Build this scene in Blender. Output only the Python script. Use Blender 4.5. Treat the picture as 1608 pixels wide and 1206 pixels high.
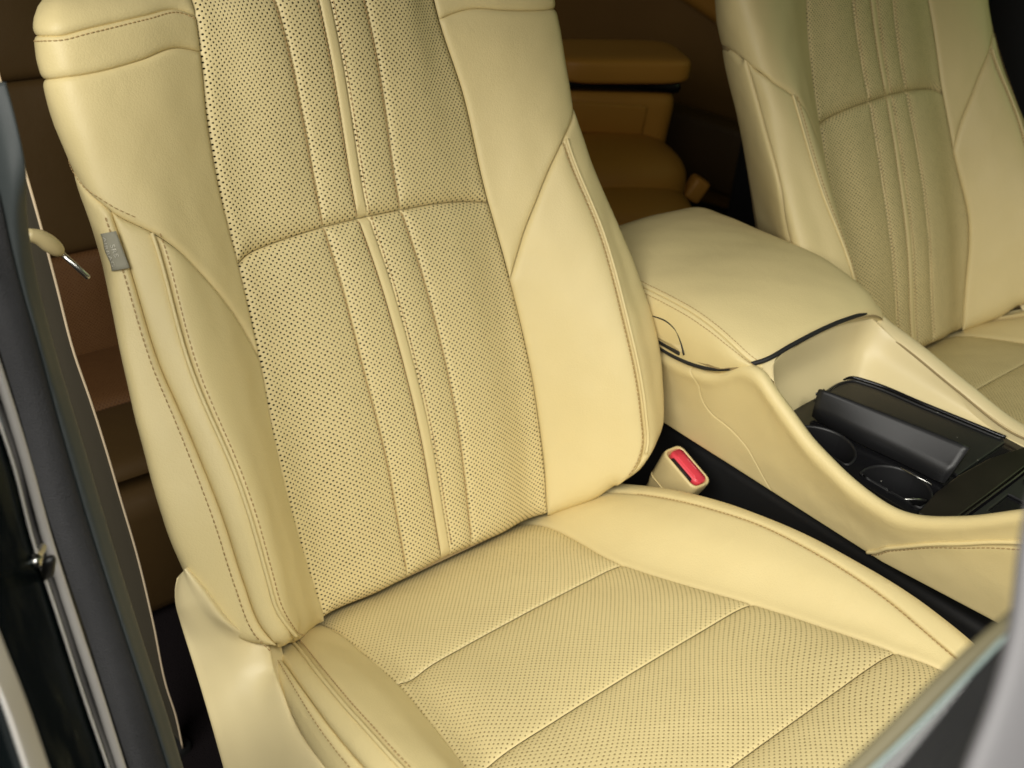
import bpy, bmesh, math, random
import numpy as np
from mathutils import Vector, Matrix
from mathutils.geometry import delaunay_2d_cdt
random.seed(7); np.random.seed(7)
scene = bpy.context.scene
for o in list(bpy.data.objects): bpy.data.objects.remove(o)

# ------------------------------------------------------------------ camera
cam_d = bpy.data.cameras.new('camera'); cam = bpy.data.objects.new('camera', cam_d)
scene.collection.objects.link(cam); scene.camera = cam
cam.location = (-0.613, -0.715, 0.796)
cam.rotation_euler = [math.radians(a) for a in (58.5, -4.9, -40.7)]
cam_d.sensor_width = 36; cam_d.lens = 1900 / 1608 * 36
cam_d.clip_start = .02; cam_d.clip_end = 50
cam_d.dof.use_dof = True; cam_d.dof.focus_distance = 1.08; cam_d.dof.aperture_fstop = 8.0

# ------------------------------------------------------------------ light: soft daylight through the open door and the windscreen
world = bpy.data.worlds.new('World'); scene.world = world; world.use_nodes = True
bg = world.node_tree.nodes['Background']; bg.inputs[0].default_value = (1.0, .93, .62, 1); bg.inputs[1].default_value = .055
def lamp(name, loc, target, size, size_y, power, col, spread=180):
    d = bpy.data.lights.new(name, 'AREA'); d.shape = 'RECTANGLE'; d.size = size; d.size_y = size_y
    d.energy = power; d.color = col; d.spread = math.radians(spread)
    o = bpy.data.objects.new(name, d); scene.collection.objects.link(o); o.location = loc
    o.rotation_euler = (Vector(target) - Vector(loc)).to_track_quat('-Z', 'Y').to_euler()
    return o
lamp('daylight_through_door', (-1.45, -.80, 1.40), (-.05, -.05, .2), 1.3, 1.2, 46, (1, .97, .90))
lamp('daylight_through_windscreen', (-.35, -1.40, 1.80), (-.12, -.2, .1), .9, .7, 6.2, (1, .98, .90), 85)
lamp('daylight_through_far_window', (1.75, -.35, .85), (.6, 0, .25), .8, .4, 1.2, (.74, 1, .42))
scene.render.engine = 'CYCLES'
scene.view_settings.view_transform = 'Standard'; scene.view_settings.look = 'None'
scene.view_settings.exposure = 0; scene.view_settings.gamma = 1

# ------------------------------------------------------------------ curve and surface helpers
def cr(xs, ys):
    """cubic Hermite interpolation with finite-difference tangents, ys may be vectors"""
    xs = np.asarray(xs, float); ys = np.asarray(ys, float)
    d = np.diff(ys, axis=0) / (np.diff(xs) if ys.ndim == 1 else np.diff(xs)[:, None])
    m = np.empty_like(ys); m[0] = d[0]; m[-1] = d[-1]
    if len(xs) > 2:
        h = np.diff(xs); wa = h[1:] / (h[:-1] + h[1:]); wb = 1 - wa
        if ys.ndim > 1: wa = wa[:, None]; wb = wb[:, None]
        m[1:-1] = wa * d[:-1] + wb * d[1:]
    def f(x):
        x = np.asarray(x, float); xc = np.clip(x, xs[0], xs[-1])
        i = np.clip(np.searchsorted(xs, xc, side='right') - 1, 0, len(xs) - 2)
        h = xs[i + 1] - xs[i]; q = (xc - xs[i]) / h
        if ys.ndim > 1: q = q[..., None]; h = h[..., None]
        return ((2*q**3 - 3*q**2 + 1) * ys[i] + (q**3 - 2*q**2 + q) * h * m[i]
                + (-2*q**3 + 3*q**2) * ys[i + 1] + (q**3 - q**2) * h * m[i + 1])
    return f

def curve(pts, step=.004, n=None):
    """smooth polyline through points, resampled evenly"""
    p = np.asarray(pts, float)
    L = np.r_[0, np.cumsum(np.linalg.norm(np.diff(p, axis=0), axis=1))]
    f = cr(L, p) if len(p) > 2 else (lambda x: p[0] + (p[1] - p[0]) * (np.asarray(x) / L[-1])[..., None])
    dense = f(np.linspace(0, L[-1], max(40, len(p) * 16)))
    l = np.r_[0, np.cumsum(np.linalg.norm(np.diff(dense, axis=0), axis=1))]
    n = n or max(2, int(round(l[-1] / step)) + 1)
    q = np.linspace(0, l[-1], n)
    return np.stack([np.interp(q, l, dense[:, k]) for k in range(p.shape[1])], 1)

# ---- the backrest: sections (u across, w out of the plane) along the height s, symmetric
_BS = [-.06, .05, .15, .28, .39, .45, .522, .56, .75]
_BT = [0, .075, .14, .19, .242, .272, .308, .376, .42, .66]
_BU = [[0]*9,
       [.075]*9,
       [.139, .142, .145, .144, .138, .134, .127, .124, .122],
       [.182, .186, .190, .190, .185, .186, .186, .186, .186],
       [.215, .222, .225, .231, .224, .232, .238, .240, .240],
       [.226, .246, .251, .252, .250, .252, .256, .256, .256],
       [.228, .262, .280, .274, .259, .261, .266, .264, .264],
       [.200, .222, .229, .230, .231, .236, .238, .236, .236],
       [.16, .18, .19, .19, .19, .19, .19, .19, .19],
       [0]*9]
_BW = [[.004, .010, .018, .014, .004, .004, .006, .006, .006],
       [.004, .009, .016, .012, .003, .003, .005, .005, .005],
       [.000, .003, .010, .008, .001, .000, .000, .000, .000],
       [.048, .050, .054, .040, .021, .016, .016, .016, .016],
       [.082, .086, .087, .061, .034, .024, .021, .021, .021],
       [.074, .078, .078, .052, .029, .020, .017, .017, .017],
       [.056, .062, .064, .041, .012, .004, -.000, -.000, -.000],
       [-.025, -.02, -.02, -.03, -.045, -.05, -.05, -.05, -.05],
       [-.07, -.07, -.075, -.08, -.085, -.09, -.09, -.09, -.09],
       [-.08, -.085, -.09, -.095, -.10, -.10, -.10, -.10, -.10]]
_bu = cr(_BS, np.array(_BU).T); _bw = cr(_BS, np.array(_BW).T)
def _section(tk, C, t):
    tk = np.asarray(tk, float); n = len(tk)
    i = np.clip(np.searchsorted(tk, t, side='right') - 1, 0, n - 2)
    h = tk[i + 1] - tk[i]; q = (t - tk[i]) / h
    d = (C[:, 1:] - C[:, :-1]) / np.diff(tk)
    m = np.empty_like(C); m[:, 0] = d[:, 0]; m[:, -1] = d[:, -1]
    hh = np.diff(tk); wa = hh[1:] / (hh[:-1] + hh[1:]); m[:, 1:-1] = wa * d[:, :-1] + (1 - wa) * d[:, 1:]
    r = np.arange(len(t))
    return ((2*q**3 - 3*q**2 + 1) * C[r, i] + (q**3 - 2*q**2 + q) * h * m[r, i]
            + (-2*q**3 + 3*q**2) * C[r, i + 1] + (q**3 - q**2) * h * m[r, i + 1])
S_TOP, R_TOP = .548, .035
def back_uvw(ts):
    ts = np.asarray(ts, float); t, s = ts[:, 0], ts[:, 1]
    a = np.abs(t)
    U = _bu(s); Wd = _bw(s)
    # the hollow at the insert is even about the middle
    u = _section(_BT, U, a) * np.sign(t); w = _section(_BT, Wd, a)
    th = np.clip((s - S_TOP) / R_TOP, 0, math.pi / 2)
    v2 = np.where(s > S_TOP, S_TOP + .040 * np.sin(th), s)
    w2 = -.045 + (w + .045) * np.cos(th)
    u = u * (1 - .22 * (1 - np.cos(th)) * np.clip(np.abs(u) / .27, 0, 1) ** 2)
    return np.stack([u, v2, w2], 1)
A_REC = math.radians(23.0); B_TILT = math.radians(12.4)
def back_surf(ts):
    p = back_uvw(ts)
    sa, ca = math.sin(A_REC), math.cos(A_REC)
    return np.stack([p[:, 0], p[:, 1] * sa - p[:, 2] * ca, p[:, 1] * ca + p[:, 2] * sa], 1)

# ---- the cushion: sections (u across, h up) along the depth c (forward), symmetric
_CC = [-.09, 0, .06, .12, .19, .25, .32, .39, .45, .50, .56]
_CT = [0, .08, .128, .145, .195, .235, .258, .285, .36]
_CU = [[0]*11,
       [.07, .072, .074, .077, .082, .086, .09, .094, .096, .096, .096],
       [.114, .115, .116, .118, .130, .144, .158, .168, .173, .175, .175],
       [.130, .131, .132, .134, .147, .162, .177, .188, .194, .196, .196],
       [.180, .183, .186, .188, .197, .206, .213, .217, .218, .215, .212],
       [.215, .218, .221, .225, .230, .235, .237, .237, .232, .225, .222],
       [.228, .232, .236, .241, .246, .249, .250, .249, .243, .236, .232],
       [.240, .245, .250, .256, .260, .262, .263, .261, .255, .247, .242],
       [.240, .245, .250, .256, .260, .262, .263, .261, .255, .247, .242]]
_CH = [[-.045, -.0035, .004, .006, .006, .006, .006, .005, .0, -.022, -.07],
       [-.045, -.0045, .003, .005, .005, .005, .005, .004, -.001, -.023, -.07],
       [-.045, -.005, .002, .003, .003, .003, .003, .002, -.003, -.025, -.072],
       [-.045, -.006, 0, 0, 0, 0, 0, -.001, -.006, -.028, -.075],
       [-.030, .004, .019, .028, .031, .030, .024, .013, -.002, -.028, -.075],
       [-.025, .009, .027, .038, .042, .040, .031, .017, -.002, -.030, -.08],
       [.002, .008, .021, .031, .035, .033, .025, .011, -.008, -.036, -.085],
       [-.020, -.014, -.002, .006, .010, .008, .0, -.012, -.03, -.055, -.10],
       [-.09, -.09, -.085, -.08, -.08, -.08, -.08, -.085, -.095, -.11, -.14]]
_cu = cr(_CC, np.array(_CU).T); _ch = cr(_CC, np.array(_CH).T)
def cush_surf(ts):
    ts = np.asarray(ts, float); t, c = ts[:, 0], ts[:, 1]
    a = np.abs(t); u = _section(_CT, _cu(c), a) * np.sign(t); h = _section(_CT, _ch(c), a)
    sb, cb = math.sin(B_TILT), math.cos(B_TILT)
    return np.stack([u, -c * cb + h * sb, c * sb + h * cb], 1)
# ------------------------------------------------------------------ measured lines of the place, metres
T = dict(
    shield_top=[(-0.2818, -0.0136, 0.1446), (-0.28, -0.0191, 0.1396), (-0.275, -0.0293, 0.1264), (-0.2663, -0.0425, 0.1036), (-0.252, -0.0468, 0.0838), (-0.24, -0.0459, 0.0701), (-0.234, -0.052, 0.065), (-0.237, -0.0655, 0.0506), (-0.243, -0.0844, 0.0499), (-0.252, -0.1279, 0.0433), (-0.26, -0.1752, 0.0498), (-0.266, -0.2211, 0.0562)],
    shield_crease=[(-0.287, -0.016, 0.1442), (-0.29, -0.0284, 0.1479), (-0.291, -0.0502, 0.1432), (-0.285, -0.0652, 0.1194), (-0.279, -0.0728, 0.0983), (-0.274, -0.0826, 0.079), (-0.272, -0.0951, 0.0635), (-0.272, -0.1073, 0.0525), (-0.274, -0.1218, 0.0413), (-0.277, -0.1415, 0.028), (-0.28, -0.1639, 0.0191), (-0.283, -0.1914, 0.0117)],
    shield_rear=[(-0.286, -0.0061, 0.1314), (-0.288, -0.0054, 0.1204), (-0.29, -0.0088, 0.1083), (-0.29, -0.0146, 0.0932), (-0.29, -0.0216, 0.0797), (-0.29, -0.0307, 0.0641), (-0.289, -0.0404, 0.041), (-0.288, -0.0492, 0.0175), (-0.288, -0.0601, -0.0047), (-0.287, -0.0709, -0.0343), (-0.287, -0.0837, -0.0635), (-0.287, -0.097, -0.0895)],
    belt_edge=[(-0.305, 0.21, 0.5311), (-0.2978, 0.21, 0.4799), (-0.2923, 0.205, 0.4245), (-0.2859, 0.2, 0.368), (-0.2782, 0.2, 0.3053), (-0.2705, 0.2, 0.2378), (-0.2604, 0.2, 0.1828), (-0.2516, 0.2, 0.1291), (-0.2418, 0.2, 0.062), (-0.2313, 0.2, -0.0102), (-0.2212, 0.2, -0.105), (-0.2124, 0.2, -0.2076), (-0.2053, 0.2, -0.2514), (-0.1997, 0.2, -0.3116)],
    belt_back=[(-0.3154, 0.235, 0.4923), (-0.3067, 0.235, 0.4354), (-0.2947, 0.235, 0.3734), (-0.2871, 0.235, 0.3195), (-0.28, 0.235, 0.2686), (-0.2718, 0.235, 0.1941), (-0.264, 0.235, 0.1369), (-0.256, 0.235, 0.0807), (-0.2471, 0.235, 0.0184), (-0.2377, 0.235, -0.0505), (-0.2278, 0.235, -0.1509), (-0.2145, 0.235, -0.2505), (-0.2034, 0.235, -0.2932), (-0.1908, 0.235, -0.3461)],
    pil0=[(-0.362, 0.0115, 0.5453), (-0.362, 0.0021, 0.5205), (-0.362, -0.0024, 0.4975), (-0.362, 0.0069, 0.4643), (-0.362, 0.0042, 0.4159), (-0.362, -0.0117, 0.3708), (-0.362, -0.0381, 0.3193), (-0.362, -0.0691, 0.257), (-0.362, -0.1093, 0.1833), (-0.362, -0.1347, 0.1428), (-0.362, -0.159, 0.0971), (-0.362, -0.1905, 0.0435)],
    pil1=[(-0.378, 0.0225, 0.5365), (-0.378, 0.0154, 0.5066), (-0.378, 0.0034, 0.4776), (-0.378, -0.0023, 0.4497), (-0.378, -0.0106, 0.422), (-0.378, -0.0244, 0.3915), (-0.378, -0.0448, 0.3392), (-0.378, -0.074, 0.2766), (-0.378, -0.1135, 0.21), (-0.378, -0.1416, 0.1647), (-0.378, -0.1684, 0.119), (-0.378, -0.1994, 0.0655)],
    pil2=[(-0.402, 0.044, 0.5256), (-0.402, 0.0402, 0.4984), (-0.402, 0.0336, 0.4713), (-0.402, 0.0229, 0.4451), (-0.402, 0.0119, 0.4184), (-0.402, -0.0075, 0.3906), (-0.402, -0.027, 0.3405), (-0.402, -0.0597, 0.278), (-0.402, -0.0954, 0.2092), (-0.402, -0.1252, 0.1656), (-0.402, -0.158, 0.1259), (-0.402, -0.1922, 0.077)],
    chrome=[(-0.416, 0.0081, 0.5352), (-0.416, -0.0054, 0.4969), (-0.416, -0.0276, 0.4524), (-0.416, -0.0504, 0.4199), (-0.416, -0.0675, 0.393), (-0.416, -0.0871, 0.3551), (-0.416, -0.1089, 0.2986), (-0.416, -0.1326, 0.2554), (-0.416, -0.1583, 0.2136), (-0.416, -0.1849, 0.1645), (-0.416, -0.2125, 0.1158)],
    groove=[(-0.43, -0.0002, 0.5401), (-0.43, -0.0191, 0.5048), (-0.43, -0.0402, 0.4614), (-0.43, -0.0622, 0.4297), (-0.43, -0.0822, 0.4054), (-0.43, -0.11, 0.3675), (-0.43, -0.126, 0.3166), (-0.43, -0.1497, 0.2756), (-0.43, -0.1749, 0.2304), (-0.43, -0.203, 0.1877), (-0.43, -0.2319, 0.1411)],
    strip_in=[(-0.5, -0.2485, 0.4596), (-0.5, -0.2641, 0.4234), (-0.5, -0.2853, 0.4004), (-0.5, -0.3066, 0.378), (-0.5, -0.3247, 0.3495), (-0.5, -0.3446, 0.3155)],
    strip_out=[(-0.512, -0.2744, 0.4741), (-0.512, -0.2825, 0.4316), (-0.512, -0.2993, 0.4116), (-0.512, -0.3168, 0.4016), (-0.512, -0.337, 0.3694), (-0.512, -0.3584, 0.3396)],
    striker=[(-0.43, -0.129, 0.3079), (-0.425, -0.1457, 0.3217), (-0.425, -0.1452, 0.3029)],
    knob=[(-0.3246, 0.12, 0.3934), (-0.3164, 0.12, 0.3894), (-0.3086, 0.12, 0.3818), (-0.2999, 0.12, 0.3712), (-0.2853, 0.11, 0.3511)],
    wall_gap=[(0.288, 0.0095, 0.1619), (0.288, -0.0187, 0.1616), (0.289, -0.0446, 0.1649), (0.293, -0.0745, 0.1741), (0.3, -0.1063, 0.1949), (0.345, -0.1237, 0.2126), (0.41, -0.1164, 0.2093), (0.47, -0.1084, 0.2013), (0.53, -0.103, 0.1922)],
    lid_seam=[(0.292, 0.046, 0.2197), (0.292, 0.0069, 0.2218), (0.293, -0.0286, 0.2211), (0.296, -0.0622, 0.2158), (0.3, -0.0907, 0.2074), (0.305, -0.1095, 0.1994)],
    latch=[(0.288, 0.0303, 0.1938), (0.288, 0.0122, 0.1983), (0.288, -0.0033, 0.1994), (0.288, -0.0161, 0.1954), (0.288, -0.0245, 0.1863), (0.288, -0.0318, 0.1736)],
    side_seam=[(0.301, -0.2778, 0.0563), (0.3, -0.292, 0.0746), (0.299, -0.3063, 0.0904), (0.298, -0.3352, 0.1142), (0.299, -0.3784, 0.1444), (0.3, -0.4184, 0.1694), (0.302, -0.4624, 0.1947)],
    split=[(0.29, -0.0408, 0.1571), (0.293, -0.0568, 0.1343), (0.296, -0.0947, 0.1137), (0.299, -0.1311, 0.097), (0.301, -0.164, 0.0777)],
    bezel_pts=[(0.3608, -0.1232, 0.135), (0.3867, -0.1219, 0.135), (0.443, -0.1209, 0.135), (0.4681, -0.1242, 0.135), (0.4765, -0.1328, 0.135), (0.4878, -0.1655, 0.135), (0.4997, -0.2226, 0.135), (0.5135, -0.2759, 0.135), (0.5169, -0.3095, 0.135)],
    tray_pts=[(0.4188, -0.1384, 0.136), (0.4579, -0.1355, 0.136), (0.4673, -0.1416, 0.136), (0.4842, -0.2083, 0.136), (0.5008, -0.2978, 0.136), (0.4324, -0.3013, 0.136), (0.4133, -0.2911, 0.136)],
    flap_bot=[(0.361, -0.153, 0.136), (0.3636, -0.2069, 0.136), (0.3713, -0.2591, 0.136), (0.3744, -0.3023, 0.136)],
    flap_top=[(0.369, -0.1497, 0.163), (0.384, -0.1727, 0.163), (0.4001, -0.2319, 0.163), (0.4077, -0.2861, 0.163), (0.4039, -0.302, 0.163)],
    well1=[(0.3409, -0.1538, 0.135), (0.3535, -0.1664, 0.135), (0.3507, -0.1855, 0.135), (0.3405, -0.2236, 0.135), (0.3226, -0.2287, 0.135)],
    well2=[(0.3096, -0.2456, 0.135), (0.3298, -0.2426, 0.135), (0.3613, -0.2533, 0.135), (0.3584, -0.2898, 0.135), (0.3495, -0.3062, 0.135), (0.3269, -0.3031, 0.135), (0.3147, -0.2826, 0.135)],
    wood=[(0.3082, -0.3153, 0.135), (0.3977, -0.3011, 0.135), (0.5077, -0.3146, 0.135), (0.469, -0.3361, 0.135), (0.3604, -0.3379, 0.135), (0.3344, -0.3332, 0.135)],
    buckle_top=[(0.2805, -0.0389, 0.045), (0.3103, -0.0366, 0.045), (0.2915, -0.0919, 0.045), (0.2564, -0.0985, 0.045), (0.2671, -0.0334, 0.0), (0.2694, -0.0701, 0.0)],
    rearL=[(-0.0452, 0.7423, -0.1), (-0.0421, 0.78, 0.0319), (-0.0358, 0.9, 0.2552)],
    glass_edge=[(-0.3378, -0.5975, 0.4788), (-0.3241, -0.6011, 0.49), (-0.2747, -0.6108, 0.5345), (-0.2638, -0.613, 0.5443)],
    olive_edge=[(-0.3438, -0.5923, 0.4781), (-0.3305, -0.5957, 0.4893), (-0.286, -0.6052, 0.5284), (-0.2713, -0.6094, 0.54), (-0.2632, -0.612, 0.5461)],
    post=[(-0.3044, -0.61, 0.617), (-0.3172, -0.6188, 0.5922), (-0.3252, -0.6267, 0.5737), (-0.3357, -0.6325, 0.555), (-0.3465, -0.6362, 0.5383), (-0.3548, -0.6394, 0.525)],
)
# ------------------------------------------------------------------ materials
def _mat(name):
    m = bpy.data.materials.new(name); m.use_nodes = True
    nt = m.node_tree; return m, nt, nt.nodes['Principled BSDF']
def _n(nt, kind, **kw):
    n = nt.nodes.new(kind)
    for k, v in kw.items(): setattr(n, k, v)
    return n
def _math(nt, op, a, b=None, clamp=False):
    n = _n(nt, 'ShaderNodeMath', operation=op, use_clamp=clamp)
    for i, x in enumerate((a, b)):
        if x is None: continue
        if isinstance(x, (int, float)): n.inputs[i].default_value = x
        else: nt.links.new(x, n.inputs[i])
    return n.outputs[0]
def leather(name, col, rough=.46, perf=False, grain=1.0, hr=(.175, .228), hole=(.004, .003, .002)):
    m, nt, p = _mat(name); L = nt.links.new
    uv = _n(nt, 'ShaderNodeUVMap').outputs[0]
    tc = _n(nt, 'ShaderNodeTexCoord').outputs['Object']
    big = _n(nt, 'ShaderNodeTexNoise'); big.inputs['Scale'].default_value = 9; big.inputs['Detail'].default_value = 3
    L(tc, big.inputs['Vector'])
    mix = _n(nt, 'ShaderNodeMix', data_type='RGBA'); mix.inputs[6].default_value = (*[c * .93 for c in col], 1)
    mix.inputs[7].default_value = (*[min(1, c * 1.06) for c in col], 1); L(big.outputs[0], mix.inputs[0])
    colour = mix.outputs[2]
    wr = _n(nt, 'ShaderNodeTexNoise'); wr.inputs['Scale'].default_value = 160; wr.inputs['Detail'].default_value = 2
    L(tc, wr.inputs['Vector'])
    h = _math(nt, 'MULTIPLY', wr.outputs[0], .55)
    h = _math(nt, 'MULTIPLY', h, .00022 * grain)
    cs = _n(nt, 'ShaderNodeTexVoronoi', feature='DISTANCE_TO_EDGE'); cs.inputs['Scale'].default_value = 330; cs.inputs['Randomness'].default_value = 1
    L(tc, cs.inputs['Vector']); h = _math(nt, 'ADD', h, _math(nt, 'MULTIPLY', _math(nt, 'MINIMUM', cs.outputs[0], .15), .0006 * grain))
    un = _n(nt, 'ShaderNodeTexNoise'); un.inputs['Scale'].default_value = 26; un.inputs['Detail'].default_value = 1; un.inputs['Distortion'].default_value = 1.2
    L(tc, un.inputs['Vector']); h = _math(nt, 'ADD', h, _math(nt, 'MULTIPLY', un.outputs[0], .0006))
    if perf:
        sx = _n(nt, 'ShaderNodeSeparateXYZ'); L(uv, sx.inputs[0])
        a = _math(nt, 'MULTIPLY', sx.outputs[0], 1 / .0054); b = _math(nt, 'MULTIPLY', sx.outputs[1], 1 / .0050)
        fp = _math(nt, 'SUBTRACT', _math(nt, 'FRACT', _math(nt, 'ADD', a, b)), .5)
        fq = _math(nt, 'SUBTRACT', _math(nt, 'FRACT', _math(nt, 'SUBTRACT', a, b)), .5)
        r = _math(nt, 'SQRT', _math(nt, 'ADD', _math(nt, 'MULTIPLY', fp, fp), _math(nt, 'MULTIPLY', fq, fq)))
        cb = _n(nt, 'ShaderNodeCombineXYZ'); L(_math(nt, 'FLOOR', _math(nt, 'ADD', a, b)), cb.inputs[0]); L(_math(nt, 'FLOOR', _math(nt, 'SUBTRACT', a, b)), cb.inputs[1])
        wn = _n(nt, 'ShaderNodeTexWhiteNoise', noise_dimensions='2D'); L(cb.outputs[0], wn.inputs['Vector'])
        r = _math(nt, 'MULTIPLY', r, _math(nt, 'ADD', _math(nt, 'MULTIPLY', wn.outputs[0], .28), .86))
        mr = _n(nt, 'ShaderNodeMapRange', interpolation_type='SMOOTHSTEP'); L(r, mr.inputs[0])
        mr.inputs[1].default_value = hr[0]; mr.inputs[2].default_value = hr[1]; mr.inputs[3].default_value = 1; mr.inputs[4].default_value = 0
        at = _n(nt, 'ShaderNodeAttribute', attribute_name='seam_dist'); sd = _n(nt, 'ShaderNodeMapRange'); L(at.outputs['Fac'], sd.inputs[0]); sd.inputs[1].default_value = .0003; sd.inputs[2].default_value = .0008
        hm = _math(nt, 'MULTIPLY', mr.outputs[0], sd.outputs[0])
        mh = _n(nt, 'ShaderNodeMix', data_type='RGBA'); L(hm, mh.inputs[0]); L(colour, mh.inputs[6])
        mh.inputs[7].default_value = (*hole, 1); colour = mh.outputs[2]
        rim = _n(nt, 'ShaderNodeMapRange', interpolation_type='SMOOTHSTEP'); L(r, rim.inputs[0])
        rim.inputs[1].default_value = .15; rim.inputs[2].default_value = .34; rim.inputs[3].default_value = 0; rim.inputs[4].default_value = .0003
        h = _math(nt, 'ADD', h, rim.outputs[0])
        sp = _math(nt, 'MULTIPLY', _math(nt, 'SUBTRACT', 1., hm), .38); L(sp, p.inputs['Specular IOR Level'])
    L(colour, p.inputs['Base Color'])
    bp = _n(nt, 'ShaderNodeBump'); bp.inputs['Strength'].default_value = .8; bp.inputs['Distance'].default_value = 1.0
    L(h, bp.inputs['Height']); L(bp.outputs[0], p.inputs['Normal'])
    p.inputs['Roughness'].default_value = rough
    if not perf: p.inputs['Specular IOR Level'].default_value = .38
    return m
def plain(name, col, rough=.5, metal=0., bump=0., bscale=400, spec=.5, coat=0., var=.06):
    m, nt, p = _mat(name); L = nt.links.new
    tc = _n(nt, 'ShaderNodeTexCoord').outputs['Object']
    nz = _n(nt, 'ShaderNodeTexNoise'); nz.inputs['Scale'].default_value = 14; nz.inputs['Detail'].default_value = 5; L(tc, nz.inputs['Vector'])
    mix = _n(nt, 'ShaderNodeMix', data_type='RGBA'); L(nz.outputs[0], mix.inputs[0])
    mix.inputs[6].default_value = (*[c * (1 - var) for c in col], 1); mix.inputs[7].default_value = (*[min(1, c * (1 + var)) for c in col], 1)
    L(mix.outputs[2], p.inputs['Base Color'])
    rr = _n(nt, 'ShaderNodeMapRange'); L(nz.outputs[0], rr.inputs[0]); rr.inputs[3].default_value = rough * .85; rr.inputs[4].default_value = min(1, rough * 1.15)
    L(rr.outputs[0], p.inputs['Roughness'])
    p.inputs['Metallic'].default_value = metal; p.inputs['Specular IOR Level'].default_value = spec; p.inputs['Coat Weight'].default_value = coat
    if bump:
        b2 = _n(nt, 'ShaderNodeTexNoise'); b2.inputs['Scale'].default_value = bscale; b2.inputs['Detail'].default_value = 3; L(tc, b2.inputs['Vector'])
        bp = _n(nt, 'ShaderNodeBump'); bp.inputs['Strength'].default_value = 1; bp.inputs['Distance'].default_value = bump
        L(b2.outputs[0], bp.inputs['Height']); L(bp.outputs[0], p.inputs['Normal'])
    return m
CREAM = (.71, .588, .298)
M = dict(
    leather=leather('cream_leather', CREAM),
    perf=leather('perforated_cream_leather', CREAM, perf=True),
    perfc=leather('perforated_cushion_leather', CREAM, perf=True, hole=(.20, .14, .055), hr=(.135, .205)),
    thread=plain('tan_thread', (.42, .28, .12), .7),
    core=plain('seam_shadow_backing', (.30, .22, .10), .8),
    shell=plain('cream_plastic', (.73, .615, .345), .42, bump=.00008, bscale=900),
)

# ------------------------------------------------------------------ object helpers
C = scene.collection
def link(o, parent=None):
    C.objects.link(o)
    if parent is not None: o.parent = parent
    return o
def thing(name, label, cat, loc=(0, 0, 0), group=None):
    o = bpy.data.objects.new(name, None); link(o); o.location = loc; o.empty_display_size = .05
    o['label'] = label; o['category'] = cat
    if group: o['group'] = group
    return o
def mesh_obj(name, verts, faces, mat, parent=None, uv=None, smooth=True, stuff=False):
    me = bpy.data.meshes.new(name); me.from_pydata([tuple(map(float, v)) for v in verts], [], [tuple(map(int, f)) for f in faces]); me.update()
    if uv is not None:
        lay = me.uv_layers.new(name='UVMap'); idx = np.empty(len(me.loops), np.int32); me.loops.foreach_get('vertex_index', idx)
        lay.data.foreach_set('uv', np.asarray(uv, np.float32)[idx].ravel())
    if smooth: me.polygons.foreach_set('use_smooth', np.ones(len(me.polygons), bool))
    if mat: me.materials.append(mat)
    o = link(bpy.data.objects.new(name, me), parent)
    if stuff: o['kind'] = 'stuff'
    return o
def tag(o, label, cat, group=None):
    o['label'] = label; o['category'] = cat
    if group: o['group'] = group
    return o
def copy_tree(o, parent=None, skip=()):
    c = o.copy(); C.objects.link(c); c.parent = parent
    for ch in o.children:
        if ch.name.split('.')[0] not in skip: copy_tree(ch, c, skip)
    return c

def seg_dist(p, q):
    """distance of points p to polyline q"""
    a, b = q[:-1], q[1:]; ab = b - a; out = np.full(len(p), 9.)
    for i in range(0, len(p), 2000):
        d = p[i:i+2000, None] - a; k = np.clip((d * ab).sum(2) / np.maximum((ab * ab).sum(1), 1e-12), 0, 1)
        out[i:i+2000] = np.sqrt(((d - k[..., None] * ab) ** 2).sum(2)).min(1)
    return out
def inside(p, poly):
    x, y = p[:, 0], p[:, 1]; r = np.zeros(len(p), bool); a = poly; b = np.roll(poly, -1, 0)
    for (x0, y0), (x1, y1) in zip(a, b):
        if y0 == y1: continue
        c = ((y0 > y) != (y1 > y)) & (x < (x1 - x0) * (y - y0) / (y1 - y0) + x0); r ^= c
    return r
def normals(S, ts, e=.0015):
    a = S(ts + [e, 0]) - S(ts - [e, 0]); b = S(ts + [0, e]) - S(ts - [0, e])
    n = np.cross(a, b); return n / np.maximum(np.linalg.norm(n, axis=1), 1e-9)[:, None]
def wob(p, amp):
    return amp * (np.sin(p[:, 0] * 61 + p[:, 1] * 23) * np.sin(p[:, 1] * 47 - p[:, 0] * 31 + 1.3) + .5 * np.sin(p[:, 0] * 131 + 2) * np.sin(p[:, 1] * 118))
def panel_disp(pts, segs, puff, plen=.02, wobble=.0004):
    """height of a stuffed leather panel over the base surface: rounded down into each seam"""
    d_all = np.full(len(pts), 9.); drop = np.zeros(len(pts))
    for q, r, depth in segs:
        d = seg_dist(pts, q); x = np.clip(d / r, 0, 1)
        drop = np.maximum(drop, depth * (1 - np.sqrt(np.maximum(0, 1 - (1 - x) ** 2)))); d_all = np.minimum(d_all, d)
    return puff * (1 - np.exp(-d_all / plen)) - drop + wob(pts, wobble) * np.clip(d_all / .02, 0, 1)
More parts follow.
